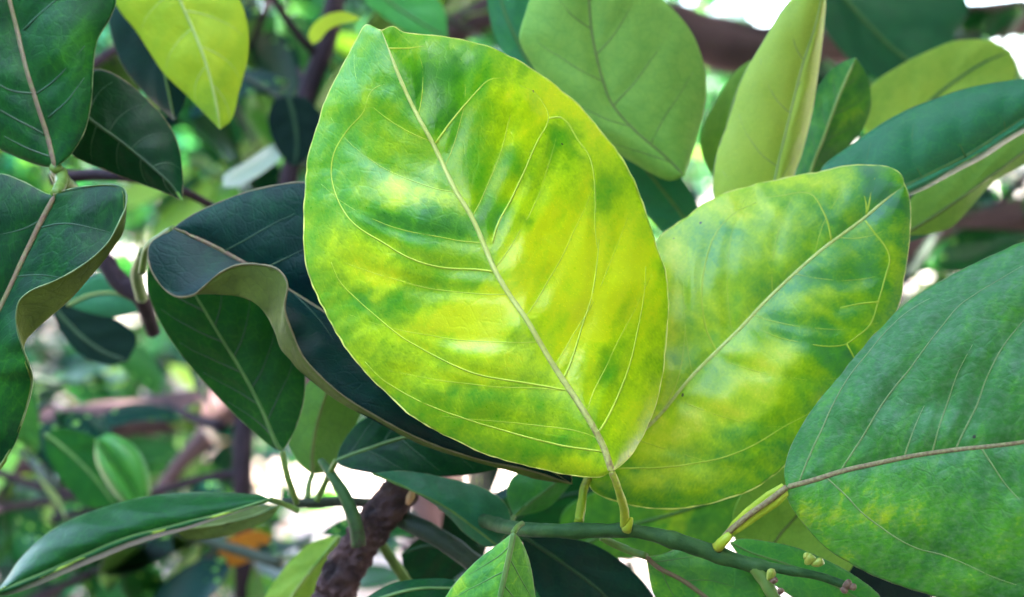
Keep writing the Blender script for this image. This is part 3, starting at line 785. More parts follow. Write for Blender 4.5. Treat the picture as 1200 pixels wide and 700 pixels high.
make_leaf('blue-green leaf lying level below the rim of the blue-black leaf', [(394, 540), (430, 527), (478, 512), (540, 508), (600, 530)], [(400, 522), (425, 492), (480, 480), (560, 490)],
          [(400, 546), (443, 556), (501, 559), (555, 556), (590, 546)], (0.356, 0, 0, 480, 520), M['dark'], M['under'], M['rib_g'], M['vein_d'], None, auto=4, pig=.4, cupL=.004, cupR=-.006, seed=33, ribw=(5, 3),
          petiole=[(386, 556, .358), (376, 576, .360), (371, 588, .360)], petw=(7, 7))
make_leaf('slate-green leaf tapering down to the central bright leaf', [(583, 640), (560, 622), (524, 596), (480, 574), (436, 555)], [(596, 620), (598, 605), (590, 588), (565, 572), (520, 560), (470, 552)],
          [(570, 641), (547, 627), (524, 604), (497, 582), (464, 568)], (0.344, 0, 0, 520, 590), M['teal'], M['under'], M['rib_g'], None, M['margin_g'], auto=4, pig=.12, cupL=.006, cupR=.003, seed=35, ribw=(3, 2),
          petiole=[(592, 640, .340), (604, 630, .330)], petw=(5, 7))
make_leaf('green leaf pointing up beneath the rim end of the blue-black leaf', [(602, 606), (620, 590), (640, 575), (662, 556)], [(594, 580), (600, 560), (625, 548), (645, 548)], [(615, 604), (640, 597), (660, 578), (670, 562)],
          (0.362, 0, 0, 630, 570), M['green'], M['under'], M['vein_g'], None, auto=3, pig=.3, cupL=.004, cupR=.004, seed=37, petiole=[(597, 618, .352), (600, 626, .34)], petw=(5, 6))
# ---- J: bright leaf at the bottom
make_leaf('bright green leaf hanging at the bottom centre with a clear yellow midrib', [(602, 624), (598, 645), (592, 672), (586, 700), (578, 760), (572, 820)],
          [(594, 630), (585, 637), (570, 648), (555, 661), (524, 697), (510, 740), (530, 790)], [(608, 630), (616, 645), (622, 665), (626, 690), (630, 730), (612, 785)],
          (0.306, 0, 0, 580, 680), M['green'], M['under'], M['rib_g'], M['vein_g'], M['margin_g'], auto=5, pig=.52, pig_blobs=[(540, 690, 16, 30, .2)], cupL=.006, cupR=.005, seed=41, ribw=(7, 5), veinw=2.2,
          petiole=[(606, 618, .309), (612, 614, .312)], petw=(7, 7))
make_leaf('dark leaf arching along the bottom edge left of the bright leaf', [(420, 712), (450, 700), (490, 690), (545, 690)], [(430, 700), (460, 684), (500, 678), (530, 680)], [(430, 740), (470, 745), (510, 730)],
          (0.335, 0, 0, 480, 700), M['dark'], M['under'], M['rib_g'], None, auto=3, pig=.5, cupL=.003, seed=43)
make_leaf('pale green leaf at the bottom beside the rough bark', [(398, 628), (385, 645), (360, 675), (335, 710), (315, 760)], [(388, 629), (362, 638), (335, 664), (310, 700), (296, 740)], [(396, 640), (388, 660), (378, 700), (360, 750)],
          (0.395, 0, 0, 360, 680), M['pale'], M['under'], M['vein_p'], None, auto=3, pig=.5, cupL=.003, cupR=.005, seed=45)
# ---- M, N: long leaf lower left
make_leaf('long narrow green leaf arching to the lower left with a shining ridge', [(317, 585), (274, 598), (214, 614), (150, 630), (86, 656), (34, 678), (-6, 694)],
          [(305, 580), (291, 579), (240, 577), (180, 581), (120, 595), (64, 619), (26, 652), (6, 680)], [(310, 589), (280, 600, .004), (220, 620, .006), (156, 640, .007), (95, 665, .006), (40, 688, .004), (0, 699, .001)],
          (0.352, -0.00003, 0, 160, 620), M['dark'], M['pale'], M['rib_g'], None, M['margin_g'], auto=5, pig=.62, cupL=.012, cupR=0.0, bulge=.004, seed=47, ribw=(5, 3), petiole=[(335, 592, .352), (350, 599, .353)], petw=(6, 7), veinw=2)
make_leaf('shaded olive leaf tucked under the long narrow leaf', [(328, 592), (300, 604), (260, 614), (205, 622)], [(310, 592), (280, 595), (235, 605)], [(318, 606), (300, 616), (257, 630), (220, 632)],
          (0.372, 0, 0, 270, 610), M['underolive'], M['dark'], M['vein_u'], None, pig=.3, auto=2, cupL=.003, seed=49)
# ---- T, U, V, V2, W, X, Y, Z: upper right group behind
make_leaf('big rounded leaf seen from its pale green underside, behind the top of the largest leaf', [(802, 206), (775, 180), (745, 155), (717, 122), (704, 86), (694, 40), (690, -10), (688, -70)],
          [(785, 212), (740, 190), (690, 160), (648, 115), (622, 75), (608, 45), (614, 20), (630, -20), (660, -55)], [(808, 190), (816, 165), (825, 130), (828, 100), (824, 72), (812, 40), (796, 18), (772, -6), (735, -45)],
          (0.375, 0, 0, 710, 80), M['under'], M['dark'], M['vein_u'], M['vein_u'], None, auto=4, pig=.75, cupL=.003, cupR=.008, bulge=.003, seed=53, ribw=(4, 3), veinw=1.8)
make_leaf('deep teal leaf wedged between the big underside and the second mottled leaf', [(835, 300), (790, 240), (740, 180), (690, 130)], [(800, 290), (755, 250), (710, 200), (690, 150)], [(826, 260), (806, 220), (770, 172), (720, 135)],
          (0.395, 0, 0, 760, 210), M['teal'], M['under'], M['vein_g'], None, auto=4, pig=.35, seed=55, cupL=.004)
make_leaf('bluish leaf peeking out above the shoulder of the largest leaf', [(640, 110), (612, 60), (590, 10), (580, -40)], [(610, 90), (585, 55), (572, 10), (572, -20)], [(645, 80), (640, 40), (620, 0), (600, -30)],
          (0.42, 0, 0, 610, 40), M['teal'], M['under'], M['vein_g'], None, auto=3, pig=.55, seed=56)
make_leaf('tall pale green leaf standing upright above the second mottled leaf', [(895, 280), (903, 235), (912, 192), (924, 142), (940, 80), (958, 20), (966, -30)],
          [(860, 272), (838, 232), (836, 208), (840, 180), (854, 140), (868, 96), (892, 52), (926, 0), (950, -25)], [(922, 262), (931, 205), (940, 180), (952, 132), (960, 84), (965, 40), (968, 0)],
          (0.362, 0, 0, 900, 120), M['pale'], M['under'], M['vein_p'], M['vein_p'], M['margin_g'], auto=4, pig=.95, cupL=.002, cupR=.005, bulge=.002, seed=57, ribw=(4, 3), veinw=1.6)
make_leaf('narrow light leaf tucked left of the tall pale leaf', [(850, 220), (848, 180), (860, 120), (880, 70)], [(834, 205), (820, 165), (838, 120), (862, 84)], [(860, 210), (868, 160), (880, 100)],
          (0.40, 0, 0, 850, 140), M['pale'], M['under'], M['vein_p'], None, auto=3, pig=.25, seed=58)
make_leaf('grass-green leaf with an upright tip right of the tall pale leaf', [(945, 225), (952, 196), (966, 160), (984, 112), (1003, 68)], [(928, 215), (934, 195), (945, 150), (960, 100), (976, 80), (992, 71)], [(968, 215), (990, 180), (1015, 144), (1021, 120), (1016, 88)],
          (0.385, 0, 0, 975, 140), M['green'], M['under'], M['vein_p'], M['vein_g'], None, auto=4, pig=.42, pig_blobs=[(1000, 130, 20, 25, .25)], seed=59, cupL=.003, cupR=.004, ribw=(4, 3), veinw=1.8)
make_leaf('long teal leaf sloping up to the right edge behind the second mottled leaf', [(1010, 245), (1064, 217), (1100, 199), (1140, 178), (1168, 160), (1200, 139), (1260, 100), (1310, 70)],
          [(968, 222), (962, 200), (1000, 168), (1056, 132), (1100, 114), (1140, 102), (1180, 95), (1220, 90), (1280, 75)], [(1040, 238, .001), (1080, 224, .0015), (1115, 206, .002), (1150, 188, .0025), (1180, 168, .0025), (1215, 147, .002), (1275, 105, .001)],
          (0.350, 0.00002, 0, 1080, 170), M['teal'], M['under'], M['rib_g'], M['vein_g'], M['margin_g'], auto=5, pig=.45, cupL=.008, bulge=.003, seed=61, ribw=(5, 4), veinw=1.6)
make_leaf('olive-green leaf below the long teal leaf at the right edge', [(1060, 275), (1100, 250), (1150, 215), (1200, 178), (1260, 130)], [(1060, 250), (1075, 225), (1120, 200), (1165, 172), (1200, 150), (1240, 125)], [(1085, 275), (1115, 266), (1135, 246), (1165, 214), (1205, 190), (1255, 150)],
          (0.385, 0, 0, 1140, 210), M['under'], M['dark'], M['vein_u'], None, auto=3, pig=.85, seed=63, cupR=.004)
make_leaf('blurred bluish leaf under the olive-green leaf at the right', [(1050, 285), (1085, 265), (1130, 235)], [(1055, 260), (1090, 235)], [(1070, 282), (1110, 262)], (0.40, 0, 0, 1090, 255), M['teal'], M['under'], M['vein_g'], None, pig=.3, seed=64)
make_leaf('soft lime leaf behind the long teal leaf, upper right', [(1030, 190), (1060, 150), (1100, 110), (1150, 75), (1185, 60)], [(1012, 150), (1018, 105), (1056, 76), (1088, 60), (1120, 48), (1160, 48)], [(1070, 185), (1130, 150), (1180, 110), (1190, 85)],
          (0.44, 0, 0, 1100, 110), M['pale'], M['under'], M['vein_g'], None, auto=3, pig=.75, pig_blobs=[(1075, 115, 30, 20, .25)], seed=65)
make_leaf('large blurred blue-green leaf across the top right', [(940, -60), (1000, 10), (1050, 60), (1100, 95)], [(990, -60), (1070, -50), (1118, -20), (1135, 10), (1118, 45), (1120, 80)], [(950, 0), (985, 60), (1040, 100), (1090, 115)],
          (0.56, 0, 0, 1060, 40), M['teal'], M['under'], M['vein_g'], None, auto=3, pig=.15, seed=67, cupL=.01, cupR=.01)
make_leaf('pale bluish leaf at the top above the largest leaf', [(400, -50), (440, -10), (490, 25), (525, 45)], [(430, -60), (490, -30), (520, 10)], [(420, -10), (455, 25), (500, 45)],
          (0.50, 0, 0, 470, 0), M['teal'], M['under'], M['vein_g'], None, pig=.9, auto=3, seed=68)
make_leaf('shaded green leaf filling the gap under the rim end of the blue-black leaf', [(560, 640), (600, 610), (650, 585), (715, 570)], [(570, 600), (620, 570), (680, 556)], [(600, 640), (660, 618), (705, 590)], (0.43, 0, 0, 630, 600), M['dark'], M['under'], M['vein_d'], None, pig=.6, auto=3, seed=80)
make_leaf('blurred orange-brown dying leaf below the shaded olive leaf', [(258, 662), (275, 645), (296, 634), (318, 628)], [(258, 640), (280, 626), (302, 622)], [(275, 664), (298, 654), (314, 640)], (0.60, 0, 0, 285, 642), M['orange'], M['orange'], None, None, pig=.5, seed=93)
# ---- leaves under the front twig
make_leaf('green leaf under the front twig with a brown-tinged midrib', [(757, 652), (770, 664), (800, 680), (830, 702), (880, 740), (930, 790)], [(765, 652), (782, 648), (805, 640), (840, 646), (875, 664), (905, 700), (930, 750)], [(760, 668), (766, 695), (790, 730), (850, 770)],
          (0.318, 0, 0, 820, 690), M['green'], M['under'], M['rib_b'], M['vein_g'], M['margin_g'], veins=[[(765, 659), (790, 656), (815, 652), (850, 655)], [(800, 681), (830, 680), (865, 690)], [(775, 668), (785, 690), (800, 715)]], pig=.40,
          pig_blobs=[(770, 695, 20, 30, .25)], cupL=.003, cupR=.004, seed=71, ribw=(6, 4), veinw=2, petiole=[(745, 648, .320), (725, 640, .322), (705, 630, .320)], petw=(9, 9))
make_leaf('pale olive leaf seen from beneath, behind the stalk of the dusty leaf', [(890, 672), (910, 632), (932, 606), (960, 575), (990, 540)], [(868, 650), (858, 610), (868, 580), (900, 552), (950, 535)], [(940, 690), (985, 680), (1005, 650), (1005, 600)],
          (0.352, 0, 0, 930, 610), M['under'], M['dark'], M['vein_u'], None, None, auto=3, pig=.95, seed=73, ribw=(4, 3))
make_leaf('dark blue leaf in the gap under the dusty leaf', [(980, 730), (1010, 690), (1040, 660), (1080, 640)], [(970, 700), (1000, 660), (1040, 640)], [(1020, 740), (1070, 720), (1100, 690), (1105, 660)], (0.375, 0, 0, 1040, 690), M['navy'], M['under'], None, None, pig=.2, seed=75)
make_leaf('glossy green leaf lying along the tip of the front twig', [(856, 636), (880, 648), (925, 662), (975, 686), (1040, 720)], [(868, 632), (900, 635), (930, 641), (965, 655), (1000, 674), (1030, 698)], [(866, 650), (890, 672), (930, 700), (980, 730)],
          (0.318, 0, 0, 930, 665), M['green'], M['under'], M['rib_g'], None, M['margin_g'], pig=.42, auto=0, seed=77, cupL=.004, cupR=-.002, ribw=(3, 2))
make_leaf('sunlit lime leaf glimpsed behind the stalks of the mottled leaves', [(660, 650), (720, 622), (790, 602), (890, 570)], [(660, 600), (730, 566), (820, 548)], [(720, 655), (800, 648), (872, 622)], (0.40, 0, 0, 760, 605), M['green'], M['under'], M['vein_g'], None, pig=.55, pig_blobs=[(790, 605, 24, 18, .4)], auto=3, seed=79)
make_leaf('dark leaf hanging behind the bright central leaf', [(612, 628), (660, 660), (710, 700), (750, 760)], [(640, 628), (700, 640), (760, 690), (780, 740)], [(615, 660), (640, 710), (690, 760)], (0.345, 0, 0, 690, 690), M['navy'], M['under'], M['vein_d'], None, pig=.5, auto=3, seed=81)
make_leaf('dark leaf in the gap between bark and central bright leaf', [(560, 655), (530, 645), (500, 640), (470, 650)], [(545, 668), (510, 690), (480, 690)], [(550, 640), (520, 628), (490, 632)], (0.39, 0, 0, 510, 660), M['dark'], M['under'], M['vein_d'], None, pig=.4, auto=3, seed=83)
# ---- blurred single leaves in the left gap
make_leaf('black shaded leaf hanging beside the purple branch', [(338, 112), (345, 140), (348, 170), (345, 196)], [(322, 118), (314, 140), (322, 170), (336, 190)], [(360, 116), (376, 138), (372, 165), (356, 190)], (0.52, 0, 0, 345, 150), M['deep_shade'], M['under'], M['vein_d'], None, auto=3, pig=.6, seed=85)
make_leaf('slim silvery leaf shining in the gap left of the largest leaf', [(262, 220), (285, 202), (312, 185), (340, 168)], [(262, 206), (290, 188), (318, 170)], [(280, 218), (312, 200), (334, 180)], (0.52, 0, -0.00022, 300, 195), M['glossy'], M['under'], None, None, pig=.9, seed=86)
make_leaf('deeply shaded blackish leaf hanging over the thick brown branch', [(60, 358), (90, 390), (120, 412), (150, 424)], [(80, 350), (130, 370), (160, 395)], [(66, 380), (90, 412), (125, 428)], (0.48, 0, 0, 110, 395), M['deep_shade'], M['under'], M['vein_d'], None, auto=3, pig=.7, seed=87)
make_leaf('grey-green leaf edge catching light left of the curled leaf', [(78, 358), (110, 345), (140, 345), (172, 362)], [(90, 338), (120, 322), (150, 335)], [(100, 366), (130, 372), (155, 368)], (0.44, 0, 0, 120, 348), M['teal'], M['under'], M['vein_u'], None, pig=.2, seed=88)
make_leaf('blurred dark leaf below the thick brown branch', [(52, 508), (80, 530), (110, 560), (135, 592)], [(75, 502), (115, 515), (140, 545), (148, 575)], [(55, 535), (78, 570), (105, 595)], (0.52, 0, 0, 100, 545), M['dark'], M['under'], M['vein_g'], None, pig=.7, seed=89, auto=3)
make_leaf('blurred leaf with a bright patch of light below the thick brown branch', [(112, 515), (130, 540), (150, 565), (165, 592)], [(130, 508), (160, 525), (176, 560), (175, 585)], [(112, 540), (130, 575), (148, 592)], (0.50, 0, -0.00004, 145, 550), M['green'], M['under'], M['vein_g'], None, pig=.35, seed=90, bulge=.004)
make_leaf('small yellow leaf curling beside the purple branch at the top', [(366, 52), (374, 38), (386, 26), (404, 20), (424, 22)], [(361, 42), (368, 28), (384, 17), (404, 14)], [(374, 48), (384, 36), (398, 29), (412, 26)], (0.46, 0, 0, 390, 35), M['yellow'], M['pale'], None, None, pig=1.0, seed=91, puff=0, wave=0)

# ------------------------------------------------------------------ front twig, bark branch and near twigs
def pixtube(name, pts, mat, parent=None, ns=12, n=40, rough=0.08, seed=1):
    """pts: (px, py, distance, width in px)"""
    p = np.array(pts, float)
    return tube(name, W(p[:, 0], p[:, 1], p[:, 2]), p[:, 3] / 2 * PX * p[:, 2], mat, parent, ns=ns, n=n, rough=rough, seed=seed)


def twig(name, label, parts, cat='twig', group=None):
    x, y, d, w = parts[0][1][0]
    r = empty(name, W(x, y, d))
    tag(r, label, cat, group)
    for i, (nm, pts, mat, kw) in enumerate(parts):
        pixtube(nm, pts, mat, r, seed=i + 3, **kw)
    return r


def blob(name, px, py, d, w, h, mat, parent, seed=0, ang=0.0):
    """small knobbly bud scale"""
    nu, nv = 9, 12
    V, F = [], []
    for i in range(nu + 1):
        a = math.pi * i / nu
        for j in range(nv):
            b = 2 * math.pi * j / nv
            k = 1 + 0.16 * vnoise(np.array([i * 0.9 + seed]), np.array([j * 0.9]), seed)[0]
            x, y, z = math.sin(a) * math.cos(b) * w / 2 * k, -math.cos(a) * h / 2 * k * (1 - 0.25 * math.cos(a)), math.sin(a) * math.sin(b) * w / 2 * k
            x, y = x * math.cos(ang) - y * math.sin(ang), x * math.sin(ang) + y * math.cos(ang)
            V.append(W(px + x, py + y, d + z * PX * d))
    for i in range(nu):
        for j in range(nv):
            k = (j + 1) % nv
            F.append((i * nv + j, i * nv + k, (i + 1) * nv + k, (i + 1) * nv + j))
    return mesh_obj(name, V, F, mat, parent)


def swell(pts, at, amt=.28, wdt=.018):
    """resample a (px, py, d, width) path and thicken it at nodes"""
    C = catmull(pts, 60)
    t = np.linspace(0, 1, 60)
    for a in at:
        C[:, 3] *= 1 + amt * np.exp(-((t - a) / wdt) ** 2)
    return [tuple(q) for q in C]


ft = twig('citrus_twig', 'slim green twig in front that carries the mottled leaves and ends in a brown bud', [
    ('stem', swell([(520, 592, .372, 15), (560, 608, .350, 16), (600, 619, .327, 17), (650, 622, .316, 17), (700, 622, .313, 17), (740, 622, .310, 15), (790, 633, .309, 19), (840, 650, .309, 19), (880, 662, .308, 16), (915, 667, .307, 11), (958, 675, .306, 10), (994, 687, .305, 10)], (.33, .44, .56, .68, .78, .86), .22), M['stem'], dict(n=110, rough=.10)),
    ('side_shoot', [(884, 664, .308, 18), (896, 680, .307, 16), (905, 696, .306, 15), (915, 716, .306, 14)], M['petiole_g'], dict(n=20)),
    ('leaf_scar', [(734, 621, .3085, 12), (738, 613, .307, 8), (740, 607, .3065, 4)], M['petiole_y'], dict(n=12)),
    ('leaf_scar', [(840, 642, .3075, 13), (848, 634, .306, 12), (856, 626, .306, 9)], M['petiole_y'], dict(n=12)),
])
for i, (x, y, w, h, a, mm_) in enumerate([(950, 655, 12, 14, .8, 'bud'), (960, 659, 11, 15, 1.3, 'bud'), (945, 651, 8, 9, .4, 'bud'), (994, 684, 10, 12, .9, 'node'), (1000, 688, 9, 10, 1.6, 'node'), (990, 692, 8, 10, 2.0, 'node'), (904, 672, 11, 14, .5, 'bud'), (908, 680, 8, 9, 1.2, 'node'), (915, 692, 8, 8, .3, 'node')]):
    blob('bud', x, y, .303, w, h, M[mm_], ft, i, a)

bk = twig('bark_branch', 'rough purple-brown barked branch rising from the bottom edge to a broken end', [
    ('branch', [(380, 760, .372, 52), (390, 705, .368, 46), (402, 672, .365, 44), (428, 630, .363, 42), (452, 598, .361, 42), (468, 578, .360, 40), (482, 562, .360, 34)], M['bark'], dict(n=90, ns=40, rough=.22)),
    ('broken_end', [(478, 590, .356, 6), (481, 583, .355, 10), (483, 576, .355, 7)], M['wood'], dict(n=10)),
])
twig('bare_twig', 'thick dark twig sloping from the bark branch down behind the bright central leaf', [('stem', [(452, 600, .366, 20), (478, 612, .362, 22), (510, 628, .360, 23), (545, 652, .360, 23), (590, 690, .362, 24), (640, 750, .365, 24)], M['stem_d'], dict(n=40))])
twig('green_shoot', 'smooth green shoot growing up across the rough barked branch', [('stem', [(421, 640, .352, 18), (416, 612, .352, 17), (404, 582, .354, 15), (388, 556, .358, 12), (376, 540, .362, 8)], M['stem'], dict(n=30))])
twig('bare_twig', 'dark twig where the stalks of the lower left leaves meet', [('stem', [(330, 588, .360, 9), (360, 590, .362, 12), (400, 588, .368, 12), (440, 590, .374, 11)], M['stem_d'], dict(n=24))])
twig('green_shoot', 'thin green shoot slanting down right of the rough barked branch', [('stem', [(436, 618, .372, 12), (452, 645, .374, 12), (470, 672, .376, 13), (488, 698, .378, 13)], M['petiole_g'], dict(n=24))])
twig('green_shoot', 'short olive shoot holding the top left leaf', [('stem', [(64, 200, .340, 14), (72, 212, .342, 20), (82, 222, .346, 20), (95, 232, .352, 16)], M['petiole_g'], dict(n=20))])
twig('bare_twig', 'brown twig crossing behind the stalk of the curled leaf', [('stem', [(60, 210, .41, 16), (110, 205, .41, 14), (165, 210, .41, 12), (215, 225, .42, 10), (255, 245, .43, 8)], M['bark_dk'], dict(n=30)), ('side_shoot', [(166, 350, .39, 14), (160, 320, .38, 14), (168, 295, .37, 12)], M['petiole_g'], dict(n=16))])
twig('bare_twig', 'dark crooked twig left of the curled leaf', [('stem', [(120, 300, .42, 20), (140, 330, .42, 24), (165, 350, .42, 20), (180, 390, .43, 16)], M['bark_dk'], dict(n=24))])
# blurred branches farther in
twig('tree_branch', 'thick brown branch running level through the lower left background', [('branch', [(-120, 530, .80, 55), (20, 505, .80, 44), (110, 492, .80, 40), (200, 484, .80, 44), (280, 470, .82, 52), (420, 440, .85, 60)], M['bark_far'], dict(n=50, ns=16, rough=.1))], 'branch')
twig('tree_branch', 'brown branch low at the left edge behind the long narrow leaf', [('branch', [(-80, 570, .9, 36), (20, 543, .9, 32), (90, 530, .9, 26), (180, 500, .92, 24)], M['bark_far'], dict(n=30, rough=.1))], 'branch')
twig('tree_branch', 'purple-black forked branch standing below the broad dark leaf', [('branch', [(286, 700, .62, 22), (285, 600, .62, 22), (284, 530, .62, 24), (288, 460, .63, 20)], M['bark_dk'], dict(n=30)), ('side_shoot', [(282, 556, .62, 12), (240, 560, .62, 10), (180, 578, .62, 9), (60, 610, .63, 8)], M['bark_dk'], dict(n=24))], 'branch')
twig('tree_branch', 'greyish forked branch below the thick brown branch', [('branch', [(240, 510, .75, 20), (210, 545, .75, 18), (180, 590, .75, 16), (150, 660, .75, 15)], M['bark_far'], dict(n=24))], 'branch')
twig('tree_branch', 'dark purple branch rising to the top left of the largest leaf', [('branch', [(330, 260, .6, 24), (342, 190, .6, 22), (360, 110, .6, 24), (385, 40, .6, 24), (402, -60, .6, 22)], M['bark_dk'], dict(n=30)),
                                                                            ('side_shoot', [(372, 66, .6, 12), (345, 35, .59, 10), (318, -5, .58, 9), (300, -40, .58, 8)], M['bark_dk'], dict(n=20)), ('side_shoot', [(340, 125, .6, 10), (312, 105, .6, 8), (285, 90, .6, 6)], M['stem_d'], dict(n=16))], 'branch')
twig('tree_branch', 'brown branch crossing behind the tip of the largest leaf', [('branch', [(480, 60, .85, 34), (550, 28, .85, 36), (610, -5, .85, 38), (700, -60, .86, 40)], M['bark_far'], dict(n=24, rough=.1))], 'branch')
twig('tree_branch', 'thick reddish-brown branch behind the tall pale leaf', [('branch', [(740, 20, .9, 60), (820, 45, .9, 62), (900, 62, .9, 60), (1000, 50, .92, 50), (1200, 20, .95, 46)], M['bark_far'], dict(n=40, ns=16, rough=.12))], 'branch')
twig('tree_branch', 'blurred purplish branch behind the dusty leaf at the right edge', [('branch', [(1040, 300, .9, 36), (1120, 275, .9, 40), (1200, 255, .9, 46), (1320, 240, .9, 50)], M['bark_far'], dict(n=24, rough=.1))], 'branch')
twig('tree_branch', 'dark thin branch low in the left background', [('branch', [(-40, 540, .7, 10), (60, 575, .7, 10), (150, 590, .7, 8)], M['bark_dk'], dict(n=20))], 'branch')

# ------------------------------------------------------------------ background twigs with leaves
def small_leaf_mesh(name, mats, seed):
    r = np.random.default_rng(seed)
    nu, nv = 9, 5
    Lh, Wd = 1.0, 0.44
    fold, curl = r.uniform(0.1, 0.35), r.uniform(-0.3, 0.45)
    V, lco = [], []
    for i in range(nu):
        u = i / (nu - 1)
        w = Wd / 2 * (math.sin(math.pi * u ** 0.85) ** 0.75) + (0.004 if 0 < i < nu - 1 else 0.001)
        for j in range(nv):
            v = -1 + 2 * j / (nv - 1)
            V.append((v * w, u * Lh, fold * abs(v) * w - curl * (u - 0.2) ** 2 + 0.02 * math.sin(9 * u + v * 2)))
            lco.append((u * 80 + seed * 50, v * 22 * w / Wd * 2, 0))
    F = [(i * nv + j, i * nv + j + 1, (i + 1) * nv + j + 1, (i + 1) * nv + j) for i in range(nu - 1) for j in range(nv - 1)]
    n = len(V)
    V2 = [(x, y, z - 0.006) for x, y, z in V]
    F2 = [tuple(k + n for k in f[::-1]) for f in F]
    ring = [i * nv for i in range(nu)] + [(nu - 1) * nv + j for j in range(1, nv)] + [i * nv + nv - 1 for i in range(nu - 2, -1, -1)] + [j for j in range(nv - 2, 0, -1)]
    R_ = [(ring[k], ring[k] + n, ring[(k + 1) % len(ring)] + n, ring[(k + 1) % len(ring)]) for k in range(len(ring))]
    me = bpy.data.meshes.new(name)
    me.from_pydata(V + V2, [], F + F2 + R_)
    for m in mats: me.materials.append(m)
    me.polygons.foreach_set('material_index', np.array([0] * len(F) + [1] * len(F2) + [0] * len(R_), dtype=np.int32))
    me.polygons.foreach_set('use_smooth', np.ones(len(me.polygons), dtype=bool))
    a = me.attributes.new('lco', 'FLOAT_VECTOR', 'POINT'); a.data.foreach_set('vector', np.array(lco * 2, dtype=np.float32).ravel())
    a = me.attributes.new('pig', 'FLOAT', 'POINT'); a.data.foreach_set('value', np.full(2 * n, 0.2 + 0.6 * r.random(), dtype=np.float32))
    return me


M['shade'] = leaf_mat('shaded_green_leaf_skin', [(0.0, (0.008, 0.055, 0.020)), (0.4, (0.018, 0.105, 0.018)), (0.7, (0.05, 0.18, 0.012)), (1.0, (0.16, 0.28, 0.01))], rough=0.45, spec=.13, trans=0.08, bump=0.2, grain=0.12)
SM = {k: [small_leaf_mesh('leaf', [M[a], M['under']], s * 7 + i) for s in range(3)] for i, (k, a) in enumerate([('dark', 'dark'), ('green', 'shade'), ('pale', 'green'), ('teal', 'teal'), ('yellow', 'pale'), ('navy', 'navy')])}


def leafy_twig(label, p0, p1, n, size, kinds, seed, group='leafy twigs in the background'):
    """p0, p1: (px, py, dist) ends of the twig"""
    r = np.random.default_rng(seed)
    a, b = W(*p0), W(*p1)
    root = empty('leafy_twig', a)
    tag(root, label, 'twig', group)
    mid = (a + b) / 2 + r.normal(0, 0.02, 3) * np.linalg.norm(b - a)
    pts = np.array([a, mid, b])
    tube('stem', pts, np.array([.0028, .0022, .0012]), M['stem_d'] if r.random() < .6 else M['bark_dk'], root, ns=7, n=12)
    ax = (b - a) / np.linalg.norm(b - a)
    C = catmull3(np.hstack([pts, np.zeros((3, 1))]), 40)[:, :3]
    for k in range(n):
        t = (k + 0.7) / n
        p = C[min(int(t * 39), 39)]
        side = r.normal(0, 1, 3); side -= ax * side.dot(ax) * 0.8; side /= np.linalg.norm(side)
        dirv = side * 0.9 + ax * 0.5 + np.array([0, 0, -0.25 + 0.3 * r.normal()])
        dirv /= np.linalg.norm(dirv)
        up = np.array([0, -0.35, 1.0]) + r.normal(0, 0.35, 3)
        z = up - dirv * up.dot(dirv); z /= np.linalg.norm(z)
        x = np.cross(dirv, z)
        s = size * r.uniform(0.7, 1.15)
        kd = kinds[int(r.integers(len(kinds)))]
        o = bpy.data.objects.new('leaf', SM[kd][int(r.integers(3))])
        scene.collection.objects.link(o)
        R3 = Matrix(((x[0], dirv[0], z[0]), (x[1], dirv[1], z[1]), (x[2], dirv[2], z[2]))).to_4x4()
        wm = Matrix.Translation(Vector(p + dirv * 0.006)) @ R3 @ Matrix.Diagonal((s * r.uniform(.85, 1.2), s, s, 1))
        o.parent = root
        o.matrix_local = Matrix.Translation(-root.location) @ wm


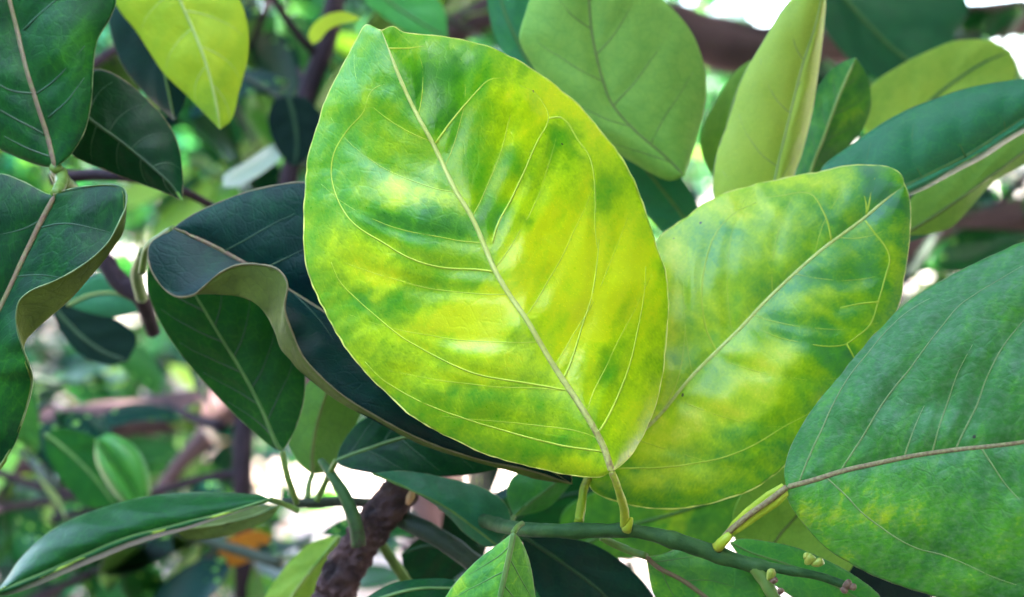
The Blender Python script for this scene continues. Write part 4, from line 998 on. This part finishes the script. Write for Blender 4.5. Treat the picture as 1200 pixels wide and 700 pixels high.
BG = [
    ('leafy twig with lime leaves in the gap right of the hanging yellow leaf', (345, -20, .95), (300, 110, 1.0), 6, .07, ['pale', 'green', 'dark']),
    ('leafy twig deep in the gap above the curled blue-black leaf', (330, 235, 1.1), (220, 190, 1.1), 7, .07, ['green', 'pale', 'yellow']),
    ('lime leafy twig far beyond the thick brown branch', (20, 470, 1.5), (200, 420, 1.5), 8, .07, ['pale', 'green', 'yellow']),
    ('leafy twig far below the thick brown branch', (60, 600, 1.4), (240, 560, 1.4), 7, .07, ['green', 'dark', 'pale']),
    ('leafy twig low beyond the long narrow leaf', (240, 720, 1.1), (330, 640, 1.1), 5, .06, ['yellow', 'green', 'dark']),
    ('leafy twig crowding the lower left corner', (40, 730, .8), (110, 640, .8), 6, .06, ['dark', 'dark', 'green']),
    ('leafy twig in shade behind the slate-green leaf', (560, 700, .5), (480, 600, .52), 5, .055, ['dark', 'navy']),
    ('leafy twig behind the soft lime leaf, upper right', (1180, 60, .75), (1040, 40, .8), 6, .08, ['navy', 'dark', 'dark']),
    ('leafy twig in the small gap above the dusty leaf', (1200, 300, 1.0), (1080, 260, 1.0), 6, .06, ['dark', 'green', 'pale']),
    ('leafy twig glimpsed behind the hanging yellow leaf', (230, 60, .75), (300, 170, .8), 6, .075, ['green', 'pale', 'dark']),
    ('leafy twig in the bright gap between purple branch and yellow leaf', (310, 20, .95), (270, 200, 1.0), 7, .07, ['green', 'pale', 'dark']),
    ('dim leafy twig behind the pointed dark leaf at the left', (60, 110, .55), (180, 30, .6), 6, .075, ['dark', 'navy', 'green']),
    ('leafy twig near the left edge above the thick branch', (-20, 430, .8), (130, 460, .85), 5, .055, ['dark', 'dark']),
    ('leafy twig below the thick brown branch at far left', (-30, 600, .75), (110, 580, .8), 6, .06, ['dark', 'dark', 'pale']),
    ('leafy twig under the long narrow leaf, lower left corner', (0, 720, .6), (150, 650, .65), 6, .06, ['dark', 'green', 'dark']),
    ('leafy twig behind the shaded olive leaf at the bottom left', (170, 700, .7), (260, 640, .7), 5, .055, ['dark', 'green', 'navy']),
    ('small leafy twig between forked branch and broad dark leaf', (250, 520, .9), (200, 560, .9), 4, .06, ['green', 'dark']),
    ('leafy twig behind the top of the largest leaf', (420, -40, .7), (560, 40, .75), 6, .07, ['dark', 'pale', 'dark']),
    ('leafy twig behind the upright grass-green leaf', (960, 80, .8), (1060, 160, .75), 5, .07, ['green', 'dark', 'dark']),
    ('leafy twig in the top right corner among sky gaps', (1230, -30, .9), (1150, 90, .9), 6, .065, ['dark', 'dark', 'green']),
    ('leafy twig at the right edge below the olive-green leaf', (1210, 200, .9), (1100, 310, .9), 6, .06, ['dark', 'dark', 'green']),
    ('leafy twig behind the notched tip of the second mottled leaf', (1060, 330, .7), (1120, 240, .75), 5, .06, ['dark', 'dark']),
    ('leafy twig beneath the front twig at the bottom', (640, 720, .55), (760, 620, .6), 6, .07, ['navy', 'dark', 'green']),
    ('leafy twig in deep shade below the dusty leaf', (1000, 730, .5), (1090, 660, .55), 5, .07, ['navy', 'dark']),
    ('leafy twig between bark branch and bright central leaf', (520, 740, .6), (470, 640, .62), 4, .05, ['dark', 'dark']),
    ('leafy twig high between yellow leaf and purple branch', (280, -40, .85), (330, 60, .85), 6, .07, ['dark', 'green']),
    ('leafy twig hanging behind the black shaded leaf', (400, 160, .8), (300, 240, .85), 5, .065, ['dark', 'green', 'pale']),
    ('leafy twig hidden behind the mottled leaves', (650, 200, .6), (800, 400, .65), 8, .08, ['dark', 'green', 'navy']),
    ('leafy twig hidden behind the middle of the largest leaf', (450, 300, .6), (600, 420, .65), 8, .08, ['dark', 'green', 'navy']),
    ('leafy twig beyond the right edge', (1280, 120, .6), (1320, 330, .6), 7, .08, ['dark', 'dark', 'green']),
    ('leafy twig beyond the left edge', (-140, 100, .55), (-120, 380, .55), 7, .08, ['dark', 'dark', 'green']),
    ('dark leafy twig behind the end of the long narrow leaf', (330, 660, .58), (200, 620, .6), 6, .06, ['navy', 'dark']),
    ('dark leafy twig in the lower left gap beside the forked branch', (260, 500, .62), (190, 470, .66), 4, .045, ['navy', 'dark', 'green']),
    ('dark leafy twig at the left edge under the rolled leaf', (-10, 520, .6), (60, 470, .6), 4, .045, ['navy', 'dark']),
    ('dark leafy twig at the top between yellow leaf and largest leaf', (330, -40, .7), (290, 60, .7), 6, .06, ['navy', 'dark', 'green']),
    ('dark leafy twig right of the black shaded leaf', (380, 240, .6), (350, 80, .62), 5, .06, ['navy', 'dark']),
]
for i, b in enumerate(BG):
    leafy_twig(*b, seed=100 + i)

# ------------------------------------------------------------------ far trees, added shade canopy overhead, litter
def leaf_cloud(centres, normals, sizes, kinds_mat, name, parent=None, attrs_pig=None, seed=0):
    """many folded six-point leaves joined in one mesh"""
    r = np.random.default_rng(seed)
    n = len(centres)
    t = r.normal(0, 1, (n, 3)); t -= normals * (t * normals).sum(1)[:, None]; t /= np.linalg.norm(t, axis=1)[:, None]
    s = np.cross(normals, t)
    prof = [(0, 0, 0), (0.28, 0.20, .05), (0.62, 0.20, .05), (1, 0, -.12), (0.62, -0.20, .05), (0.28, -0.20, .05), (0.45, 0, 0)]
    V = np.stack([centres + (t * (a - .5) + s * b + normals * c) * sizes[:, None] for a, b, c in prof], 1).reshape(-1, 3)
    base = (np.arange(n) * 7)[:, None]
    tri = np.array([(0, 1, 6), (1, 2, 6), (2, 3, 6), (3, 4, 6), (4, 5, 6), (5, 0, 6)])
    F = (base[:, :, None] + tri[None]).reshape(-1, 3)
    me = bpy.data.meshes.new(name)
    me.from_pydata([tuple(v) for v in V], [], [tuple(f) for f in F.tolist()])
    for m in kinds_mat: me.materials.append(m)
    mi = np.repeat(r.integers(0, len(kinds_mat), n), 6)
    me.polygons.foreach_set('material_index', mi.astype(np.int32))
    a = me.attributes.new('pig', 'FLOAT', 'POINT'); a.data.foreach_set('value', np.repeat(r.uniform(0.1, 0.9, n), 7).astype(np.float32))
    o = bpy.data.objects.new(name, me)
    scene.collection.objects.link(o)
    if parent is not None:
        o.parent = parent
        o.matrix_parent_inverse = Matrix.Translation(-Vector(parent.location))
    return o


def unit(v): return v / (np.linalg.norm(v, axis=-1)[..., None] + 1e-12)


def citrus_tree(label, x, y, h, rad, seed, nleaf=8000, low=0.3):
    r = np.random.default_rng(seed)
    root = empty('citrus_tree', (x, y, 0))
    tag(root, label, 'tree', 'trees of the orchard')
    tube('trunk', [(x, y, -0.05), (x + .03, y, .4 * h * .5), (x - .02, y + .02, h * .35), (x + .04, y, h * .6)], np.array([.11, .085, .07, .04]), M['bark_far'], root, ns=12, n=24, rough=.15, seed=seed)
    for k in range(7):
        a = r.uniform(0, 6.28)
        z0 = h * r.uniform(.15, .4)
        e = np.array([x + math.cos(a) * rad * .75, y + math.sin(a) * rad * .75, z0 + h * r.uniform(.12, .4)])
        s0 = np.array([x, y, z0])
        tube('limb', [s0, (s0 + e) / 2 + r.normal(0, .06, 3), e], np.array([.05, .032, .012]), M['bark_far'], root, ns=8, n=14, rough=.12, seed=k)
    cl = []
    nc = 90
    for k in range(nc):
        d = unit(r.normal(0, 1, 3)); q = d * np.array([rad, rad, h * .42]) * r.uniform(.45, 1.0)
        cl.append(np.array([x, y, h * .55]) + q)
    cl = np.array(cl)
    cl = cl[cl[:, 2] > low]
    w = r.integers(0, len(cl), nleaf)
    c = cl[w] + r.normal(0, rad * .16, (nleaf, 3))
    nn = unit(r.normal(0, .6, (nleaf, 3)) + np.array([0, 0, .8]))
    leaf_cloud(c, nn, r.uniform(.10, .16, nleaf), [M['dark'], M['shade'], M['dark'], M['navy'], M['dark']], 'crown', root, seed=seed)


TREES = [('orchard tree standing straight behind the largest leaf', -.25, 7.0, 3.0, 1.4), ('orchard tree in the blur at the left', -2.9, 6.0, 2.8, 1.35), ('orchard tree in the blur at the right', 4.0, 6.6, 2.8, 1.35),
         ('farther orchard tree left of centre', -1.9, 9.6, 3.2, 1.6), ('farther orchard tree right of centre', 0.25, 9.4, 3.2, 1.25), ('farther orchard tree at far left', -5.2, 9.2, 3.0, 1.6), ('farther orchard tree at far right', 5.6, 9.4, 3.0, 1.6),
         ('distant orchard tree behind the middle', -.3, 13, 3.4, 1.9), ('distant orchard tree to the left', -4, 13, 3.4, 1.9), ('distant orchard tree to the right', 7.2, 13.6, 3.4, 1.9)]
TREES += [('low orchard tree in the left background behind the thick branch', -1.15, 3.3, 1.15, .7), ('low orchard tree in the right background behind the dusty leaf', 1.35, 3.5, 1.5, .75), ('low orchard tree at the foot of the gap under the largest leaf', -.25, 4.3, 1.7, .7),
          ('orchard tree of the row behind the photographer, left', -2.7, -2.2, 3.5, 1.6), ('orchard tree of the row behind the photographer, middle', -.2, -2.5, 3.4, 1.55),  # rear and side trees added out of view to block sky and reflections
          ('orchard tree of the row behind the photographer, right', 2.4, -2.0, 3.5, 1.6), ('orchard tree beside the photographer on the left', -3.6, .4, 3.4, 1.6), ('orchard tree beside the photographer on the right', 3.4, .3, 3.4, 1.6)]
for i, t in enumerate(TREES):
    citrus_tree(*t, seed=200 + i, nleaf=800 if t[4] < 1 else 8000)

# the crown of the tree that carries the leaves: overhead, out of frame, added and shaped to shade them
r = np.random.default_rng(5)
sd_ = np.array(sun_dir)
S0 = np.array([0, .33, 1.25])
# a wide flattened crown that starts above the frame and reaches over the background twigs
n = 34000
c = np.stack([r.uniform(-1.7, 2.1, n), r.uniform(.20, 3.5, n), r.uniform(0, 1, n)], 1)
c[:, 2] = CAM_Z + 0.06 + np.tan(math.radians(10.5)) * c[:, 1] + c[:, 2] * (0.75 + .25 * np.sin(c[:, 0] * 2.1)) * np.clip((c[:, 1] - .05) * 2.2, .1, 1)
hole = vnoise(c[:, 0] * 3.1, c[:, 1] * 3.1, 12) + .5 * vnoise(c[:, 0] * 7, c[:, 1] * 7, 13)
c = c[(hole < .42) & (c[:, 0] > -.45 - .5 * c[:, 1]) & (c[:, 1] > .42 - .25 * np.clip(c[:, 0], -1, 1))]
# added leaf cluster along the sun ray and clumps at the right, blocking sun
n = 1500
c2 = S0 + sd_ * r.uniform(.30, 1.3, n)[:, None] + r.normal(0, 1, (n, 3)) * np.array([.16, .15, .10])
n = 5000
c3 = np.stack([r.uniform(.4, 2.0, n), r.uniform(-1.5, .4, n), r.uniform(1.5, 2.3, n)], 1)
c = np.concatenate([c, c2, c3])
el = (c[:, 2] - CAM_Z) - np.tan(math.radians(10)) * np.maximum(c[:, 1], 0)
c = c[(el > .05) & ((np.linalg.norm(c - CAMP, axis=1) > .18))]
cv = leaf_cloud(c, unit(r.normal(0, .5, (len(c), 3)) + np.array([0, -.2, .9])), r.uniform(.07, .10, len(c)), [M['dark'], M['shade'], M['dark']], 'shading_foliage', seed=6)
tag(cv, 'unseen leafy crown added overhead to shade the leaves', kind='stuff')

# dry leaf litter
n = 2600
c = np.stack([r.uniform(-5, 5, n), r.uniform(1.2, 11, n), np.full(n, .05)], 1)
lm = plain_mat('dry_leaf', (0.34, 0.13, 0.025), (0.42, 0.27, 0.10), 6, .8, .2)
lm2 = plain_mat('straw_leaf', (0.42, 0.33, 0.2), (0.5, 0.42, 0.3), 6, .8, .2)
tag(leaf_cloud(c, unit(r.normal(0, .35, (n, 3)) + np.array([0, 0, 1.0])), r.uniform(.05, .10, n), [lm, lm2], 'leaf_litter', seed=9), 'dry orange and straw leaves scattered on the pale soil', kind='stuff')
